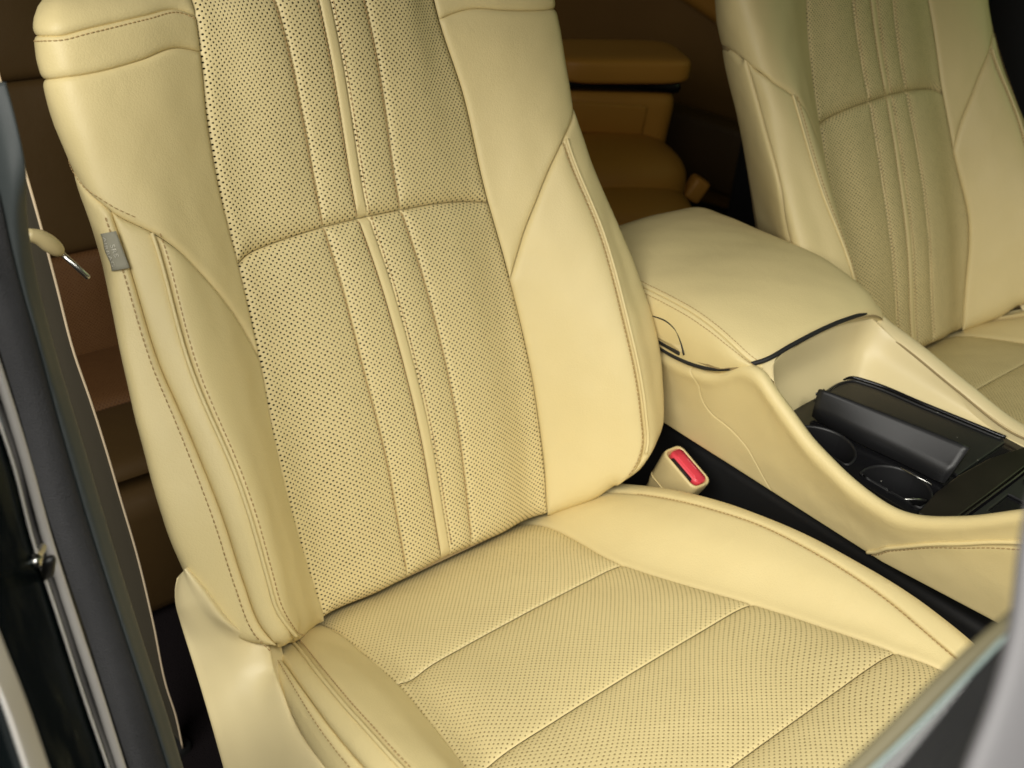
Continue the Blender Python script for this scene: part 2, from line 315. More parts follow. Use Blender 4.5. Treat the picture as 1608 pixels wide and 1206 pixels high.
def panel(name, S, segs, mat, parent, puff=.003, grid=.006, r=.006, depth=.0045, label=None, plen=.02, wobble=.0004, off=0.):
    """segs: list of traced point lists (closing a loop) or (points, r, depth)"""
    sg = []
    for s in segs:
        if isinstance(s, tuple): q, rr, dd = s
        else: q, rr, dd = s, r, depth
        sg.append((curve(q), rr, dd))
    bd = np.vstack([q[:-1] for q, _, _ in sg])
    keep = np.r_[True, np.linalg.norm(np.diff(bd, axis=0), axis=1) > 4e-4]; bd = bd[keep]
    closed = np.vstack([bd, bd[:1]])
    area = .5 * np.sum(closed[:-1, 0] * closed[1:, 1] - closed[1:, 0] * closed[:-1, 1])
    if area < 0: bd = bd[::-1]; closed = closed[::-1]
    tg = np.roll(bd, -1, 0) - np.roll(bd, 1, 0); tg /= np.maximum(np.linalg.norm(tg, axis=1), 1e-9)[:, None]
    nin = np.stack([-tg[:, 1], tg[:, 0]], 1)
    pts = [bd]
    for o in (.0006, .0015, .003, .005, .0078, .012):
        q = bd + nin * o; ok = inside(q, bd)
        if ok.any():
            q = q[ok]; q = q[seg_dist(q, closed) > o * .93]; pts.append(q)
    lo, hi = bd.min(0), bd.max(0)
    gx, gy = np.meshgrid(np.arange(lo[0], hi[0], grid), np.arange(lo[1], hi[1], grid)); g = np.stack([gx.ravel(), gy.ravel()], 1)
    g = g + np.where((np.round((g[:, 1:] - lo[1]) / grid) % 2) > 0, [[grid / 2, 0]], [[0, 0]])
    g = g[inside(g, bd)]
    if len(g): g = g[seg_dist(g, closed) > .0155]; pts.append(g)
    allp = np.vstack(pts); nb = len(bd)
    res = delaunay_2d_cdt([Vector(p) for p in allp], [], [list(range(nb))], 1, 1e-7)
    p2 = np.array([tuple(v) for v in res[0]]); faces = res[2]
    h = panel_disp(p2, sg, puff, plen, wobble) + off
    p3 = S(p2) + normals(S, p2) * h[:, None]
    o = mesh_obj(name, p3, faces, mat, parent, uv=p2)
    if 'perforated' in mat.name:
        sa = o.data.attributes.new('seam_dist', 'FLOAT', 'POINT'); sa.data.foreach_set('value', seg_dist(p2, closed).astype(np.float32))
    if label: o['label'] = label
    return o
def lift(S, q, h):
    return S(q) + normals(S, q) * (h if np.isscalar(h) else np.asarray(h)[:, None])
def tube_mesh(path, rad, sides=6, caps=True):
    """sweep; returns verts, faces"""
    path = np.asarray(path, float); n = len(path)
    tg = np.gradient(path, axis=0); tg /= np.maximum(np.linalg.norm(tg, axis=1), 1e-9)[:, None]
    ref = np.array([0, 0, 1.]) if abs(tg[0][2]) < .9 else np.array([1., 0, 0])
    vs = []; rad = np.broadcast_to(np.asarray(rad, float), (n,))
    for i in range(n):
        a = np.cross(tg[i], ref); a /= np.linalg.norm(a); b = np.cross(tg[i], a); ref = -b if False else ref
        for k in range(sides):
            th = 2 * math.pi * k / sides; vs.append(path[i] + rad[i] * (a * math.cos(th) + b * math.sin(th)))
    fs = [(i*sides + k, i*sides + (k+1) % sides, (i+1)*sides + (k+1) % sides, (i+1)*sides + k) for i in range(n-1) for k in range(sides)]
    if caps: fs += [tuple(range(sides))[::-1], tuple((n-1)*sides + k for k in range(sides))]
    return vs, fs
def stitches(name, path3, parent, pitch=.0047, length=.0034, rad=.00055, mat=None):
    """a row of single thread stitches along a 3D path, lying half sunk in the leather"""
    L = np.r_[0, np.cumsum(np.linalg.norm(np.diff(path3, axis=0), axis=1))]
    V, Fc = [], []; x = pitch * .5
    f = lambda q: np.array([np.interp(q, L, path3[:, k]) for k in range(3)])
    while x + length < L[-1]:
        p = np.array([f(x + length * k) for k in (0, .25, .75, 1.)])
        v, fc = tube_mesh(p, [rad * .45, rad, rad, rad * .45], 5); b = len(V); V += v; Fc += [tuple(i + b for i in q) for q in fc]
        x += pitch * random.uniform(.96, 1.04)
    return mesh_obj(name, V, Fc, mat or M['thread'], parent, stuff=True)
def pipe(name, path3, rad, parent, mat, sides=8):
    v, f = tube_mesh(path3, rad, sides); return mesh_obj(name, v, f, mat, parent)
def grid_mesh(P, closed_u=False):
    n, m = P.shape[:2]; V = P.reshape(-1, 3); F = []
    for i in range(n - 1):
        for j in range(m - (0 if closed_u else 1)):
            a = i*m + j; b = i*m + (j+1) % m; F.append((a, b, b + m, a + m))
    return V, F

M.update(
    tag=plain('grey_woven_tag', (.30, .285, .215), .8, bump=.0002, bscale=1500), tagtext=plain('pale_tag_print', (.85, .83, .74), .6),
    black=plain('black_plastic', (.012, .012, .013), .42, bump=.00006, bscale=900), gloss=plain('gloss_black', (.006, .006, .007), .16),
    dark=plain('dark_rubber', (.008, .008, .008), .7), carpet=plain('dark_carpet', (.012, .009, .010), .95, bump=.003, bscale=600, spec=.1),
    chrome=plain('brushed_metal', (.66, .65, .62), .3, metal=1), flange=plain('grey_sealed_flange', (.42, .40, .38), .38), striprough=plain('satin_sill_strip', (.45, .43, .40), .45), wood=plain('dark_burr_wood', (.013, .011, .008), .3, spec=.3, var=.9),
    red=plain('red_plastic', (.74, .06, .085), .34), tan=leather('shade_dimmed_leather', (.50, .23, .035), .5), tanperf=leather('perforated_shade_dimmed_leather', (.12, .055, .018), .5, perf=True, hole=(.05, .02, .01)),  # rear seat and armrest leather: cream with dim warm light put into the colour
    brown=leather('shade_darkened_leather', (.065, .036, .010), .55), belt=plain('beige_webbing', (.055, .045, .026), .85, bump=.0006, bscale=1200), beltedge=plain('pale_webbing_edge', (.70, .56, .38), .7),  # rear seat leather is cream too, cabin shade darkened into its colour
    flock=plain('grey_flocked_weatherstrip', (.042, .042, .044), .9, bump=.0022, bscale=1100, spec=.2, var=.3), greentrim=plain('dark_green_grey_plastic', (.035, .042, .042), .55, bump=.00008, bscale=700),
    paint=plain('black_car_paint', (.003, .005, .007), .25, spec=.03), knob=plain('cream_knob_plastic', (.66, .54, .28), .35), grey=plain('grey_door_frame', (.125, .122, .128), .5),
    olive=plain('olive_rubber_channel', (.16, .14, .075), .6), glassedge=plain('pale_glass_edge', (.40, .50, .48), .15))
def _glass():
    m, nt, p = _mat('tinted_window_glass'); p.inputs['Base Color'].default_value = (.10, .10, .10, 1)
    p.inputs['Roughness'].default_value = .03; p.inputs['Transmission Weight'].default_value = .75; p.inputs['IOR'].default_value = 1.45; return m
M['glass'] = _glass()

def _paint():
    m = bpy.data.materials.new('black_jamb_paint'); m.use_nodes = True; nt = m.node_tree; nt.nodes.clear(); L = nt.links.new
    out = _n(nt, 'ShaderNodeOutputMaterial'); mx = _n(nt, 'ShaderNodeMixShader'); df = _n(nt, 'ShaderNodeBsdfDiffuse'); gl = _n(nt, 'ShaderNodeBsdfGlossy')
    nz = _n(nt, 'ShaderNodeTexNoise'); nz.inputs['Scale'].default_value = 30; nz.inputs['Detail'].default_value = 6
    tc = _n(nt, 'ShaderNodeTexCoord'); L(tc.outputs['Object'], nz.inputs['Vector'])
    rr = _n(nt, 'ShaderNodeMapRange'); L(nz.outputs[0], rr.inputs[0]); rr.inputs[1].default_value = .45; rr.inputs[2].default_value = .8; rr.inputs[3].default_value = .10; rr.inputs[4].default_value = .35; L(rr.outputs[0], gl.inputs['Roughness'])
    df.inputs['Color'].default_value = (.004, .006, .007, 1); gl.inputs['Color'].default_value = (.85, .95, 1, 1); mx.inputs[0].default_value = .035
    L(df.outputs[0], mx.inputs[1]); L(gl.outputs[0], mx.inputs[2]); L(mx.outputs[0], out.inputs[0]); return m
M['paint'] = _paint()
M['doortrim'] = leather('dark_tan_door_trim', (.20, .10, .022), .55)
def dusty(m, thr=.035):
    """pale dust specks on a black surface"""
    nt = m.node_tree; p = nt.nodes['Principled BSDF']; L = nt.links.new; src = p.inputs['Base Color'].links[0].from_socket
    tc = _n(nt, 'ShaderNodeTexCoord').outputs['Object']; v = _n(nt, 'ShaderNodeTexVoronoi'); v.inputs['Scale'].default_value = 60; L(tc, v.inputs['Vector'])
    f = _math(nt, 'LESS_THAN', v.outputs['Distance'], thr); mx = _n(nt, 'ShaderNodeMix', data_type='RGBA'); L(f, mx.inputs[0]); L(src, mx.inputs[6]); mx.inputs[7].default_value = (.35, .34, .30, 1)
    L(mx.outputs[2], p.inputs['Base Color'])
dusty(M['black'])
M['bucklecream'] = plain('cream_buckle_plastic', (.72, .575, .275), .4)
# ------------------------------------------------------------------ the driver's seat
BOT = [(0, -.03), (.142, -.03)]
def build_seat():
    root = thing('front_seat', 'cream perforated leather seat filling the picture, nearest the open door', 'car seat')
    S = back_surf
    # padded core under the panels
    t = np.r_[np.linspace(-.66, -.31, 22), np.linspace(-.30, .30, 61), np.linspace(.31, .66, 22)]
    s = np.r_[np.linspace(.006, .545, 60), np.linspace(.552, .602, 14)]
    Tt, Sg = np.meshgrid(t, s); q = np.stack([Tt.ravel(), Sg.ravel()], 1)
    inset = np.where(np.abs(q[:, 0]) < .36, -.0075, 0.)
    sb = np.where(q[:, 0] < 0, np.interp(np.abs(q[:, 0]), [0, .14, .2, .25, .40], [0, 0, .035, .05, .065]), np.interp(np.abs(q[:, 0]), [0, .14, .2, .24, .28, .31, .40], [0, 0, .03, .06, .10, .125, .125]))
    sel = np.maximum(q[:, 1], sb - .002) ; q2 = np.stack([q[:, 0], np.where(q[:, 1] < .15, np.maximum(q[:, 1], np.minimum(sb, .13)), q[:, 1])], 1)
    V = S(q2) + normals(S, q2) * inset[:, None]
    _, F = grid_mesh(V.reshape(len(s), len(t), 3))
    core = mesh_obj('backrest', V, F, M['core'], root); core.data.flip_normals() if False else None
    # seam curves (t across the section, s up the back)
    eL = [(-.136, .0), (-.137, .012), (-.142, .058), (-.149, .159), (-.142, .259), (-.143, .345), (-.147, .403), (-.147, .472), (-.144, .523), (-.143, .56), (-.142, .602)]
    eR = [(.142, .0), (.142, .012), (.144, .046), (.143, .125), (.140, .248), (.138, .342), (.141, .454), (.136, .527), (.136, .56), (.136, .602)]
    mid = [(-.143, .343), (-.129, .350), (-.107, .354), (-.075, .357), (-.014, .358), (.038, .356), (.083, .353), (.120, .347), (.138, .342)]
    up = dict(A=[(-.0535, .36), (-.049, .458), (-.050, .534), (-.052, .56), (-.054, .602)], B=[(-.0165, .36), (-.010, .489), (-.010, .55), (-.010, .602)],
              C=[(-.006, .36), (.001, .489), (.001, .55), (.001, .602)], D=[(.032, .36), (.039, .49), (.037, .55), (.036, .602)])
    lo = dict(A=[(-.045, .004), (-.045, .016), (-.046, .114), (-.050, .211), (-.052, .323), (-.0535, .36)], B=[(-.003, .006), (-.003, .045), (-.006, .184), (-.013, .323), (-.0165, .36)],
              C=[(.008, .006), (.008, .041), (.005, .183), (-.002, .316), (-.006, .36)], D=[(.036, .005), (.037, .018), (.042, .164), (.038, .292), (.032, .36)])
    midf = cr([p[0] for p in mid], [p[1] for p in mid])
    def span(a, b, s0=None, s1=None):
        return [(x, float(midf(x))) for x in np.linspace(a, b, 7)]
    def clip(line, lo_=None, hi_=None):
        """cut a lengthwise seam at the cross seam"""
        c = curve(line, .002); m = midf(c[:, 0])
        c = c[c[:, 1] > m] if lo_ else c[c[:, 1] < m]
        x = c[0, 0] if lo_ else c[-1, 0]; e = np.array([[x, float(midf(x))]])
        c = np.vstack([e, c]) if lo_ else np.vstack([c, e])
        return c[np.unique(np.r_[0:len(c):6, len(c) - 1])]
    names = ['eL', 'A', 'B', 'C', 'D', 'eR']
    ul = [clip(eL, 1), *[clip(up[k], 1) for k in 'ABCD'], clip(eR, 1)]
    ll = [clip(eL, None, 1), *[clip(lo[k], None, 1) for k in 'ABCD'], clip(eR, None, 1)]
    soft = (.009, .0034)      # stitched flute inside the insert
    edge = (.009, .006)
    for i in range(5):
        strip = i == 2
        for lines, upper in ((ul, True), (ll, False)):
            a, b = lines[i], lines[i + 1]
            fa = edge if i == 0 else soft; fb = edge if i == 4 else soft
            if strip: fa = fb = (.0035, .0022)
            ea = [tuple(a[0]), tuple(b[0])]; eb = [tuple(b[-1]), tuple(a[-1])]
            if upper: bottom = (np.array(span(a[0][0], b[0][0])), .018, .0075); top = (np.array(eb), .004, .001)
            else: bottom = (np.array(ea), .018, .016); top = (np.array(span(b[-1][0], a[-1][0])), .010, .0055)
            panel('center_strip' if strip else 'insert_panel', S, [bottom, (b, *fb), top, (a[::-1], *fa)], M['leather'] if strip else M['perf'], core,
                  puff=.0006 if strip else (.0035 if upper else .0045), plen=.02)
    # stitched flutes
    for k, sd in (('A', -1), ('B', -1), ('C', 1), ('D', -1)):
        for ln in (ul, ll):
            c = curve(ln['ABCD'.index(k) + 1], .003)[(5 if ln is ll else 0):] + [sd * .0022, 0]
            stitches('stitching', lift(S, c, -.0002), core)
    # bolsters and shoulders, both sides
    for sd in (-1, 1):
        g = lambda pts: [(sd * a, b) for a, b in pts]
        e = curve(eL if sd < 0 else eR, .002)
        yoke = g([(.142, .262), (.150, .283), (.163, .308), (.183, .336), (.209, .364), (.242, .389)])
        yoke2 = g([(.242, .389), (.262, .404), (.281, .417), (.304, .428), (.323, .440), (.347, .452), (.42, .462)])
        y0 = yoke[0]; x0 = e[np.argmin(np.abs(e[:, 1] - y0[1]))][0]; yoke[0] = (x0, y0[1])
        def epart(a, b):
            q = e[(e[:, 1] > a + .003) & (e[:, 1] < b - .003)][::8]
            fx = lambda s: float(e[np.argmin(np.abs(e[:, 1] - s))][0])
            return [(fx(a), a), *map(tuple, q), (fx(b), b)]
        s3 = g([(.199, .022), (.222, .040), (.238, .068), (.240, .10), (.240, .146), (.239, .20), (.242, .273), (.243, .331), (.242, .389)])
        bot_in = g([(.142, -.004), (.160, .002), (.180, .010), (.199, .022)])
        s2a, s2b = (.263, .274) if sd < 0 else (.318, .316)
        s2 = g([(.250, .036), (.259, .055), (s2a + .001, .10),] if sd < 0 else [(s2a - .012, .062), (s2a, .085), (s2a + .002, .12)]) + g([(s2a + .003, .177), (s2a + .007, .25), (s2b, .287), (s2b, .368), (s2b, .405 if sd < 0 else .447)]) 
        s2[-1] = g([(s2b, .4125 if sd < 0 else .447)])[0]
        outer = .42
        nm = 'bolster_panel'
        panel(nm, S, [epart(-.004, .262)[::-1], (np.array(bot_in), .022, .018), (np.array(s3), .006, .0062), (np.array(yoke[::-1]), .007, .0062)][::1], M['leather'], core, puff=.004, plen=.025)
        # shoulder panel, between the yoke seam and the cap
        sh = g([(.146, .524), (.164, .529), (.193, .523), (.22, .519), (.287, .518), (.33, .520), (.42, .522)]); sh[0] = (epart(.524, .56)[0][0], .524)
        panel('shoulder_panel', S, [yoke, yoke2, g([(.42, .462), (.42, .522)]), sh[::-1], epart(.262, .524)[::-1]], M['leather'], core, puff=.003, plen=.03, depth=.0035)
        cap = g([(.146, .553), (.158, .559), (.183, .556), (.226, .551), (.263, .548), (.292, .550), (.33, .553), (.40, .555)]); cap[0] = (epart(.553, .58)[0][0], .553)
        panel('shoulder_band', S, [sh, [(sd * .42, .522), (sd * .40, .555)], cap[::-1], epart(.524, .553)[::-1]], M['leather'], core, puff=.0015, depth=.003)
        panel('shoulder_cap', S, [cap, g([(.40, .555), (.40, .602)]), [(sd * .40, .602), (epart(.553, .601)[-1][0], .602)], epart(.553, .601)[::-1]], M['leather'], core, puff=.003, depth=.003)
        stitches('stitching', lift(S, curve(cap[:-1], .003) + [0, -.0035], .0002), core, pitch=.0042)
        # side strips
        i2 = next(i for i, p in enumerate(yoke2) if abs(p[0]) > abs(s2[-1][0]))
        ycut = yoke2[:i2] + [s2[-1]]
        low = g([(.199, .022), (.225, .030 if sd < 0 else .036), (abs(s2[0][0]), s2[0][1])])
        panel('side_panel', S, [(np.array(low), .02, .014), (np.array(s2), .006, .0058), ycut[::-1], (np.array(s3[::-1]), .006, .0062)], M['leather'], core, puff=.0035, plen=.02)
        low2 = [s2[0]] + (g([(.275, .046), (.31, .060), (.42, .07)]) if sd < 0 else g([(.325, .095), (.35, .115), (.42, .12)]))
        panel('back_side_panel', S, [(np.array(low2), .012, .008), g([(.42, .07 if sd < 0 else .12), (.42, .462)]), (yoke2[i2 - 1:][::-1] if False else ([yoke2[-1]] + yoke2[i2:-1][::-1] + [s2[-1]])), (np.array(s2[::-1]), .006, .0058)], M['leather'], core, puff=.003)
        # piping and stitches along the bolster seam
        c3 = curve(s3, .003)
        pipe('piping', lift(S, c3[(8 if sd < 0 else 17):] + [sd * .0035, 0], .0012), .0017, core, M['leather'])
        stitches('stitching', lift(S, c3[(0 if sd < 0 else 8):] + [-sd * .0042, 0], .0012), core)
        if sd < 0:
            c2 = curve(s2, .003)
            stitches('stitching', lift(S, c2 + [sd * .0075, 0], .0022), core)
            dbl = curve(yoke2[:-1], .003)
            stitches('stitching', lift(S, dbl[4:] + [0, .006], .0012), core, rad=.0004)
    # ---------------- cushion
    S = cush_surf
    t = np.linspace(-.36, .36, 90); c = np.linspace(-.07, .55, 70); Tt, Cg = np.meshgrid(t, c); q = np.stack([Tt.ravel(), Cg.ravel()], 1)
    V = S(q) + normals(S, q) * .0075      # normals of this surface point down (t x c)
    V2, F = grid_mesh(V.reshape(len(c), len(t), 3))
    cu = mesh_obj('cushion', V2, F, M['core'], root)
    SF = lambda ts: cush_surf(np.asarray(ts) * [1, -1])     # y = -c so that normals point up
    m = lambda pts: [(a, -b) for a, b in pts]
    iL = [(-.148, -.05), (-.149, -.006), (-.153, .053), (-.158, .12), (-.157, .194), (-.155, .258), (-.152, .33), (-.15, .395), (-.15, .46), (-.15, .55)]
    iR = [(.150, -.05), (.150, -.002), (.145, .054), (.138, .120), (.140, .185), (.142, .258), (.142, .318), (.143, .360), (.145, .395), (.149, .437), (.15, .55)]
    rows = [-.05, .128, .262, .396, .55]
    bow = [0, .0, .0, .0, 0]
    def row(k, rev=False):
        fx = lambda L: float(cr([p[1] for p in L], [p[0] for p in L])(rows[k]))
        a, b = fx(iL), fx(iR)
        q = [(x, rows[k] + bow[k] * (1 - ((x - (a + b) / 2) / ((b - a) / 2)) ** 2) - bow[k]) for x in np.linspace(a, b, 9)]
        return q[::-1] if rev else q
    def lpart(L, a, b):
        f = cr([p[1] for p in L], [p[0] for p in L]); return [(float(f(x)), x) for x in np.linspace(a, b, 9)]
    for k in range(4):
        a, b = rows[k], rows[k + 1]
        r0 = row(k); r1 = row(k + 1)
        # keep the corners together
        lp = lpart(iL, r0[0][1], r1[0][1]); rp = lpart(iR, r0[-1][1], r1[-1][1])
        segs = [(np.array(m(r0)), .014, .003), (np.array(m(rp)), .008, .005), (np.array(m(r1[::-1])), .006, .0018), (np.array(m(lp[::-1])), .008, .005)]
        panel('insert_panel', SF, segs, M['perfc'], cu, puff=.005, plen=.035)
    for sd in (-1, 1):
        g = lambda pts: [(sd * a, b) for a, b in pts]
        e = iL if sd < 0 else iR
        E = lpart(e, -.05, .55)
        if sd < 0:
            l1 = g([(.185, -.05), (.190, .0), (.198, .035), (.219, .112), (.228, .174), (.230, .217), (.230, .30), (.228, .38), (.220, .45), (.21, .55)])
            l2 = g([(.212, -.05), (.217, .02), (.229, .056), (.242, .101), (.256, .167), (.262, .225), (.262, .30), (.258, .38), (.25, .45), (.24, .55)])
            l3 = g([(.222, -.05), (.226, .02), (.237, .043), (.259, .087), (.276, .137), (.285, .182), (.288, .24), (.29, .30), (.29, .38), (.29, .45), (.29, .55)])
        else:
            l1 = g([(.218, -.05), (.220, .05), (.223, .12), (.225, .17), (.226, .21), (.222, .26), (.217, .319), (.208, .368), (.197, .403), (.182, .438), (.168, .48), (.16, .55)])
            l2 = g([(.262, -.05), (.262, .55)]); l3 = None
        f = lambda a, b, d=.005, r=.007: (np.array(m(a)), r, d)
        panel('bolster_panel', SF, [m(E), m([E[-1], l1[-1]]), f(l1[::-1], 0), m([l1[0], E[0]])], M['leather'], cu, puff=.004, plen=.03)
        panel('side_panel', SF, [m(l1), m([l1[-1], l2[-1]]), f(l2[::-1], 0), m([l2[0], l1[0]])], M['leather'], cu, puff=.0025)
        c1 = curve(m(l1), .003)
        if sd < 0:
            panel('outer_side_panel', SF, [m(l2), m([l2[-1], l3[-1]]), f(l3[::-1], 0), m([l3[0], l2[0]])], M['leather'], cu, puff=.003)
            pipe('piping', lift(SF, c1[10:] + [-.0035, 0], .0012), .0017, cu, M['leather'])
            stitches('stitching', lift(SF, c1[10:] + [.0042, 0], .0012), cu)
            c2 = curve(m(l2), .003); stitches('stitching', lift(SF, c2[16:] + [-.006, 0], .0022), cu, rad=.00045)
        else:
            stitches('stitching', lift(SF, c1[40:] + [-.0040, 0], .0012), cu)
    # ---------------- plastic shield over the hinge and the rail
    sh = [np.array(T[k]) for k in ('shield_top', 'shield_crease', 'shield_rear')]
    n = 60
    ar = lambda p: cr(np.arange(float(len(p))), p)(np.linspace(0, len(p) - 1, n))
    tp, re = ar(sh[0]), ar(sh[2]); fade = np.linspace(0, 1, n)[:, None]; bul = np.minimum(1, fade * 5)
    kf = np.ones(17) / 17; ts_ = np.stack([np.convolve(np.pad(tp[:, j], 8, mode='edge'), kf, mode='valid') for j in range(3)], 1); w_ = np.clip(np.linspace(0, 1, n) * 6, 0, 1)[:, None]; ts_ = tp + (ts_ - tp) * w_
    rails = [tp + [.026, .022, -.020], tp + [.008, .006, -.005], tp, .72 * ts_ + .28 * re + bul * [-.004, -.002, .002], .45 * ts_ + .55 * re + bul * [-.006, -.002, .001], .2 * ts_ + .8 * re + bul * [-.0045, -.001, 0], re, re + [.010, .006, -.002], re + [.05, .012, -.01]]
    R = np.array(rails); nr = len(rails); fk = cr(np.arange(float(nr)), R.reshape(nr, -1)); kk = np.linspace(0, nr - 1, 70)
    V, F = grid_mesh(fk(kk).reshape(70, n, 3))
    mesh_obj('side_shield', V, F, M['shell'], root)
    return root
seat = build_seat(); seat['group'] = 'front seats'
# the fabric tag sewn into the side seam
def sewn_tag(root):
    core = [c for c in root.children if c.name.startswith('backrest')][0]
    a, b = np.meshgrid(np.linspace(-.2945, -.2725, 9), np.linspace(.366, .396, 9)); q = np.stack([a.ravel(), b.ravel()], 1)
    q[:, 0] += (q[:, 1] - .366) * -.05
    h = .0042 + .0012 * np.sin((q[:, 0] + .2945) / .022 * 3.1) + .0007 * np.sin(q[:, 1] * 300)
    V, F = grid_mesh(lift(back_surf, q, h).reshape(9, 9, 3)); o = mesh_obj('sewn_tag', V, F, M['tag'], core); o['label'] = 'grey fabric tag sewn into the seam'
    md = o.modifiers.new('thickness', 'SOLIDIFY'); md.thickness = .0008
    for txt, tt, size in (('SRS', -.2815, .0068), ('AIRBAG', -.2895, .0068)):
        cu = bpy.data.curves.new('t', 'FONT'); cu.body = txt; cu.size = size; cu.align_x = 'CENTER'; cu.align_y = 'CENTER'; cu.extrude = .00012; cu.space_character = 1.06
        to = bpy.data.objects.new('t', cu); C.objects.link(to); bpy.context.view_layer.update()
        me = bpy.data.meshes.new_from_object(to.evaluated_get(bpy.context.evaluated_depsgraph_get())); bpy.data.objects.remove(to)
        co = np.array([v.co[:] for v in me.vertices])
        # reads downwards along the tag
        ts = np.stack([tt + co[:, 1], .381 - co[:, 0]], 1)
        hh = .0042 + .0012 * np.sin((ts[:, 0] + .2945) / .022 * 3.1) + .0007 * np.sin(ts[:, 1] * 300) + .0007
        p = lift(back_surf, ts, hh)
        for v, c_ in zip(me.vertices, p): v.co = c_
        me.materials.append(M['tagtext']); t_ = link(bpy.data.objects.new('tag_lettering', me), core)
pas = copy_tree(seat); pas['label'] = 'cream perforated leather seat beyond the centre console, in shade'; pas['group'] = 'front seats'
pas.location = (.81, -.022, 0); pas.scale = (-1, 1, 1)
for c_ in pas.children:
    if c_.name.startswith('backrest'): c_.rotation_euler.x = -math.radians(1.4)
sewn_tag(seat)
# ------------------------------------------------------------------ more shape helpers
def rbox(name, size, bev, loc, rot, mat, parent=None, seg=3, taper=None):
    bm = bmesh.new(); bmesh.ops.create_cube(bm, size=1)
    for v in bm.verts: v.co = Vector((v.co.x * size[0], v.co.y * size[1], v.co.z * size[2]))
    if taper:
        for v in bm.verts:
            if v.co.z < 0: v.co.x *= taper; v.co.y *= taper
    bmesh.ops.bevel(bm, geom=bm.edges[:], offset=bev, segments=seg, profile=.5, affect='EDGES')
    me = bpy.data.meshes.new(name); bm.to_mesh(me); bm.free(); me.polygons.foreach_set('use_smooth', np.ones(len(me.polygons), bool))
    me.materials.append(mat); o = link(bpy.data.objects.new(name, me), parent); o.location = loc; o.rotation_euler = rot
    return o
def slab(name, outline, z, thick, mat, parent, holes=(), bev=0.):
    """flat plate with holes, extruded down"""
    bm = bmesh.new(); es = []
    for loop in [outline, *holes]:
        vs = [bm.verts.new((x, y, z)) for x, y in loop]
        es += [bm.edges.new((vs[i], vs[(i + 1) % len(vs)])) for i in range(len(vs))]
    bmesh.ops.triangle_fill(bm, use_beauty=True, use_dissolve=False, edges=es, normal=(0, 0, 1))
    r = bmesh.ops.extrude_face_region(bm, geom=bm.faces[:])
    for g in r['geom']:
        if isinstance(g, bmesh.types.BMVert): g.co.z -= thick
    bmesh.ops.recalc_face_normals(bm, faces=bm.faces[:])
    me = bpy.data.meshes.new(name); bm.to_mesh(me); bm.free(); me.materials.append(mat)
    o = link(bpy.data.objects.new(name, me), parent)
    if bev:
        md = o.modifiers.new('bevel', 'BEVEL'); md.width = bev; md.segments = 2; md.limit_method = 'ANGLE'
    return o
def loft(name, rails, n, mat, parent, sub=6, thick=0.):
    R = np.array([curve(r, n=n) for r in rails]); k = len(rails)
    if k > 2: P = cr(np.arange(float(k)), R.reshape(k, -1))(np.linspace(0, k - 1, (k - 1) * sub + 1)).reshape(-1, n, 3)
    else: P = R[0] + (R[1] - R[0]) * np.linspace(0, 1, sub + 1)[:, None, None]
    V, F = grid_mesh(P); o = mesh_obj(name, V, F, mat, parent)
    if thick:
        md = o.modifiers.new('thickness', 'SOLIDIFY'); md.thickness = thick; md.offset = 0
    return o
def circle(cx, cy, r, n=40):
    return [(max(.3195, cx + r * math.cos(2 * math.pi * i / n)) - (.0004 * math.sin(2 * math.pi * i / n) if cx + r * math.cos(2 * math.pi * i / n) < .3195 else 0), cy + r * math.sin(2 * math.pi * i / n)) for i in range(n)]

# ------------------------------------------------------------------ centre console
con = thing('center_console', 'cream centre console with black cup holder tray between the two seats', 'console', (.41, -.1, -.25))
def conp(o):      # parts are built in place, the thing's base stands on the floor
    o.matrix_parent_inverse = Matrix.Translation(con.location).inverted(); return o
_zr = cr([-.6, -.47, -.41, -.357, -.311, -.268, -.221, -.195, -.167, -.144, -.12, -.105, -.075, -.045, -.02, .01, .30],
         [.36, .256, .205, .163, .138, .136, .147, .156, .171, .184, .197, .196, .172, .163, .1605, .160, .155])
_WB = [0, .03, .07, .098, .112, .122, .134, .144, .156, .20]
def wall_surf(ab):
    ab = np.asarray(ab, float); y = -ab[:, 0]; zr = _zr(y)
    xb = np.interp(y, [-.6, -.40, -.30, .3], [.34, .315, .302, .302]); xr = np.interp(y, [-.6, -.42, -.3], [.30, .295, .292])
    one = np.ones_like(y); zb = .068 * one; m = zr - zb
    lx = xr + .001 - xb
    X = np.stack([xb, xb + .32 * lx, xb + .70 * lx, xr - .001, xr - .004, xr - .002, xr + .004, xr + .012, xr + .015, xr + .017], 1)
    Zc = np.stack([zb, zb + .28 * (m - .02), zb + .67 * (m - .02), zr - .020, zr - .009, zr - .0025, zr, zr - .004, zr - .018, zr - .034], 1)
    return np.stack([_section(_WB, X, ab[:, 1]), y, _section(_WB, Zc, ab[:, 1])], 1)
def wall_b(y, z):
    b = np.linspace(0, .112, 200); zz = wall_surf(np.stack([np.full(200, -y), b], 1))[:, 2]; return float(np.interp(z, zz, b))
seam = [(-y, wall_b(y, z)) for x, y, z in T['side_seam']]; seam[0] = (.284, 0.0)
seam = [seam[0]] + [s for s in seam[1:] if s[1] > .004 and s[1] < .115] + [(.52, .118), ]
split = [(-y, wall_b(y, z)) for x, y, z in T['split']]; split[0] = (split[0][0], .118); split[-1] = (split[-1][0], 0.)
split.insert(1, (split[1][0] - .002, .095))
top = lambda a0, a1: [(a, .20) for a in np.linspace(a0, a1, 8)]
low = lambda a0, a1: [(a, 0.) for a in np.linspace(a0, a1, 6)]
sp_top = [(split[0][0], .2), (split[0][0], .16), split[0]]
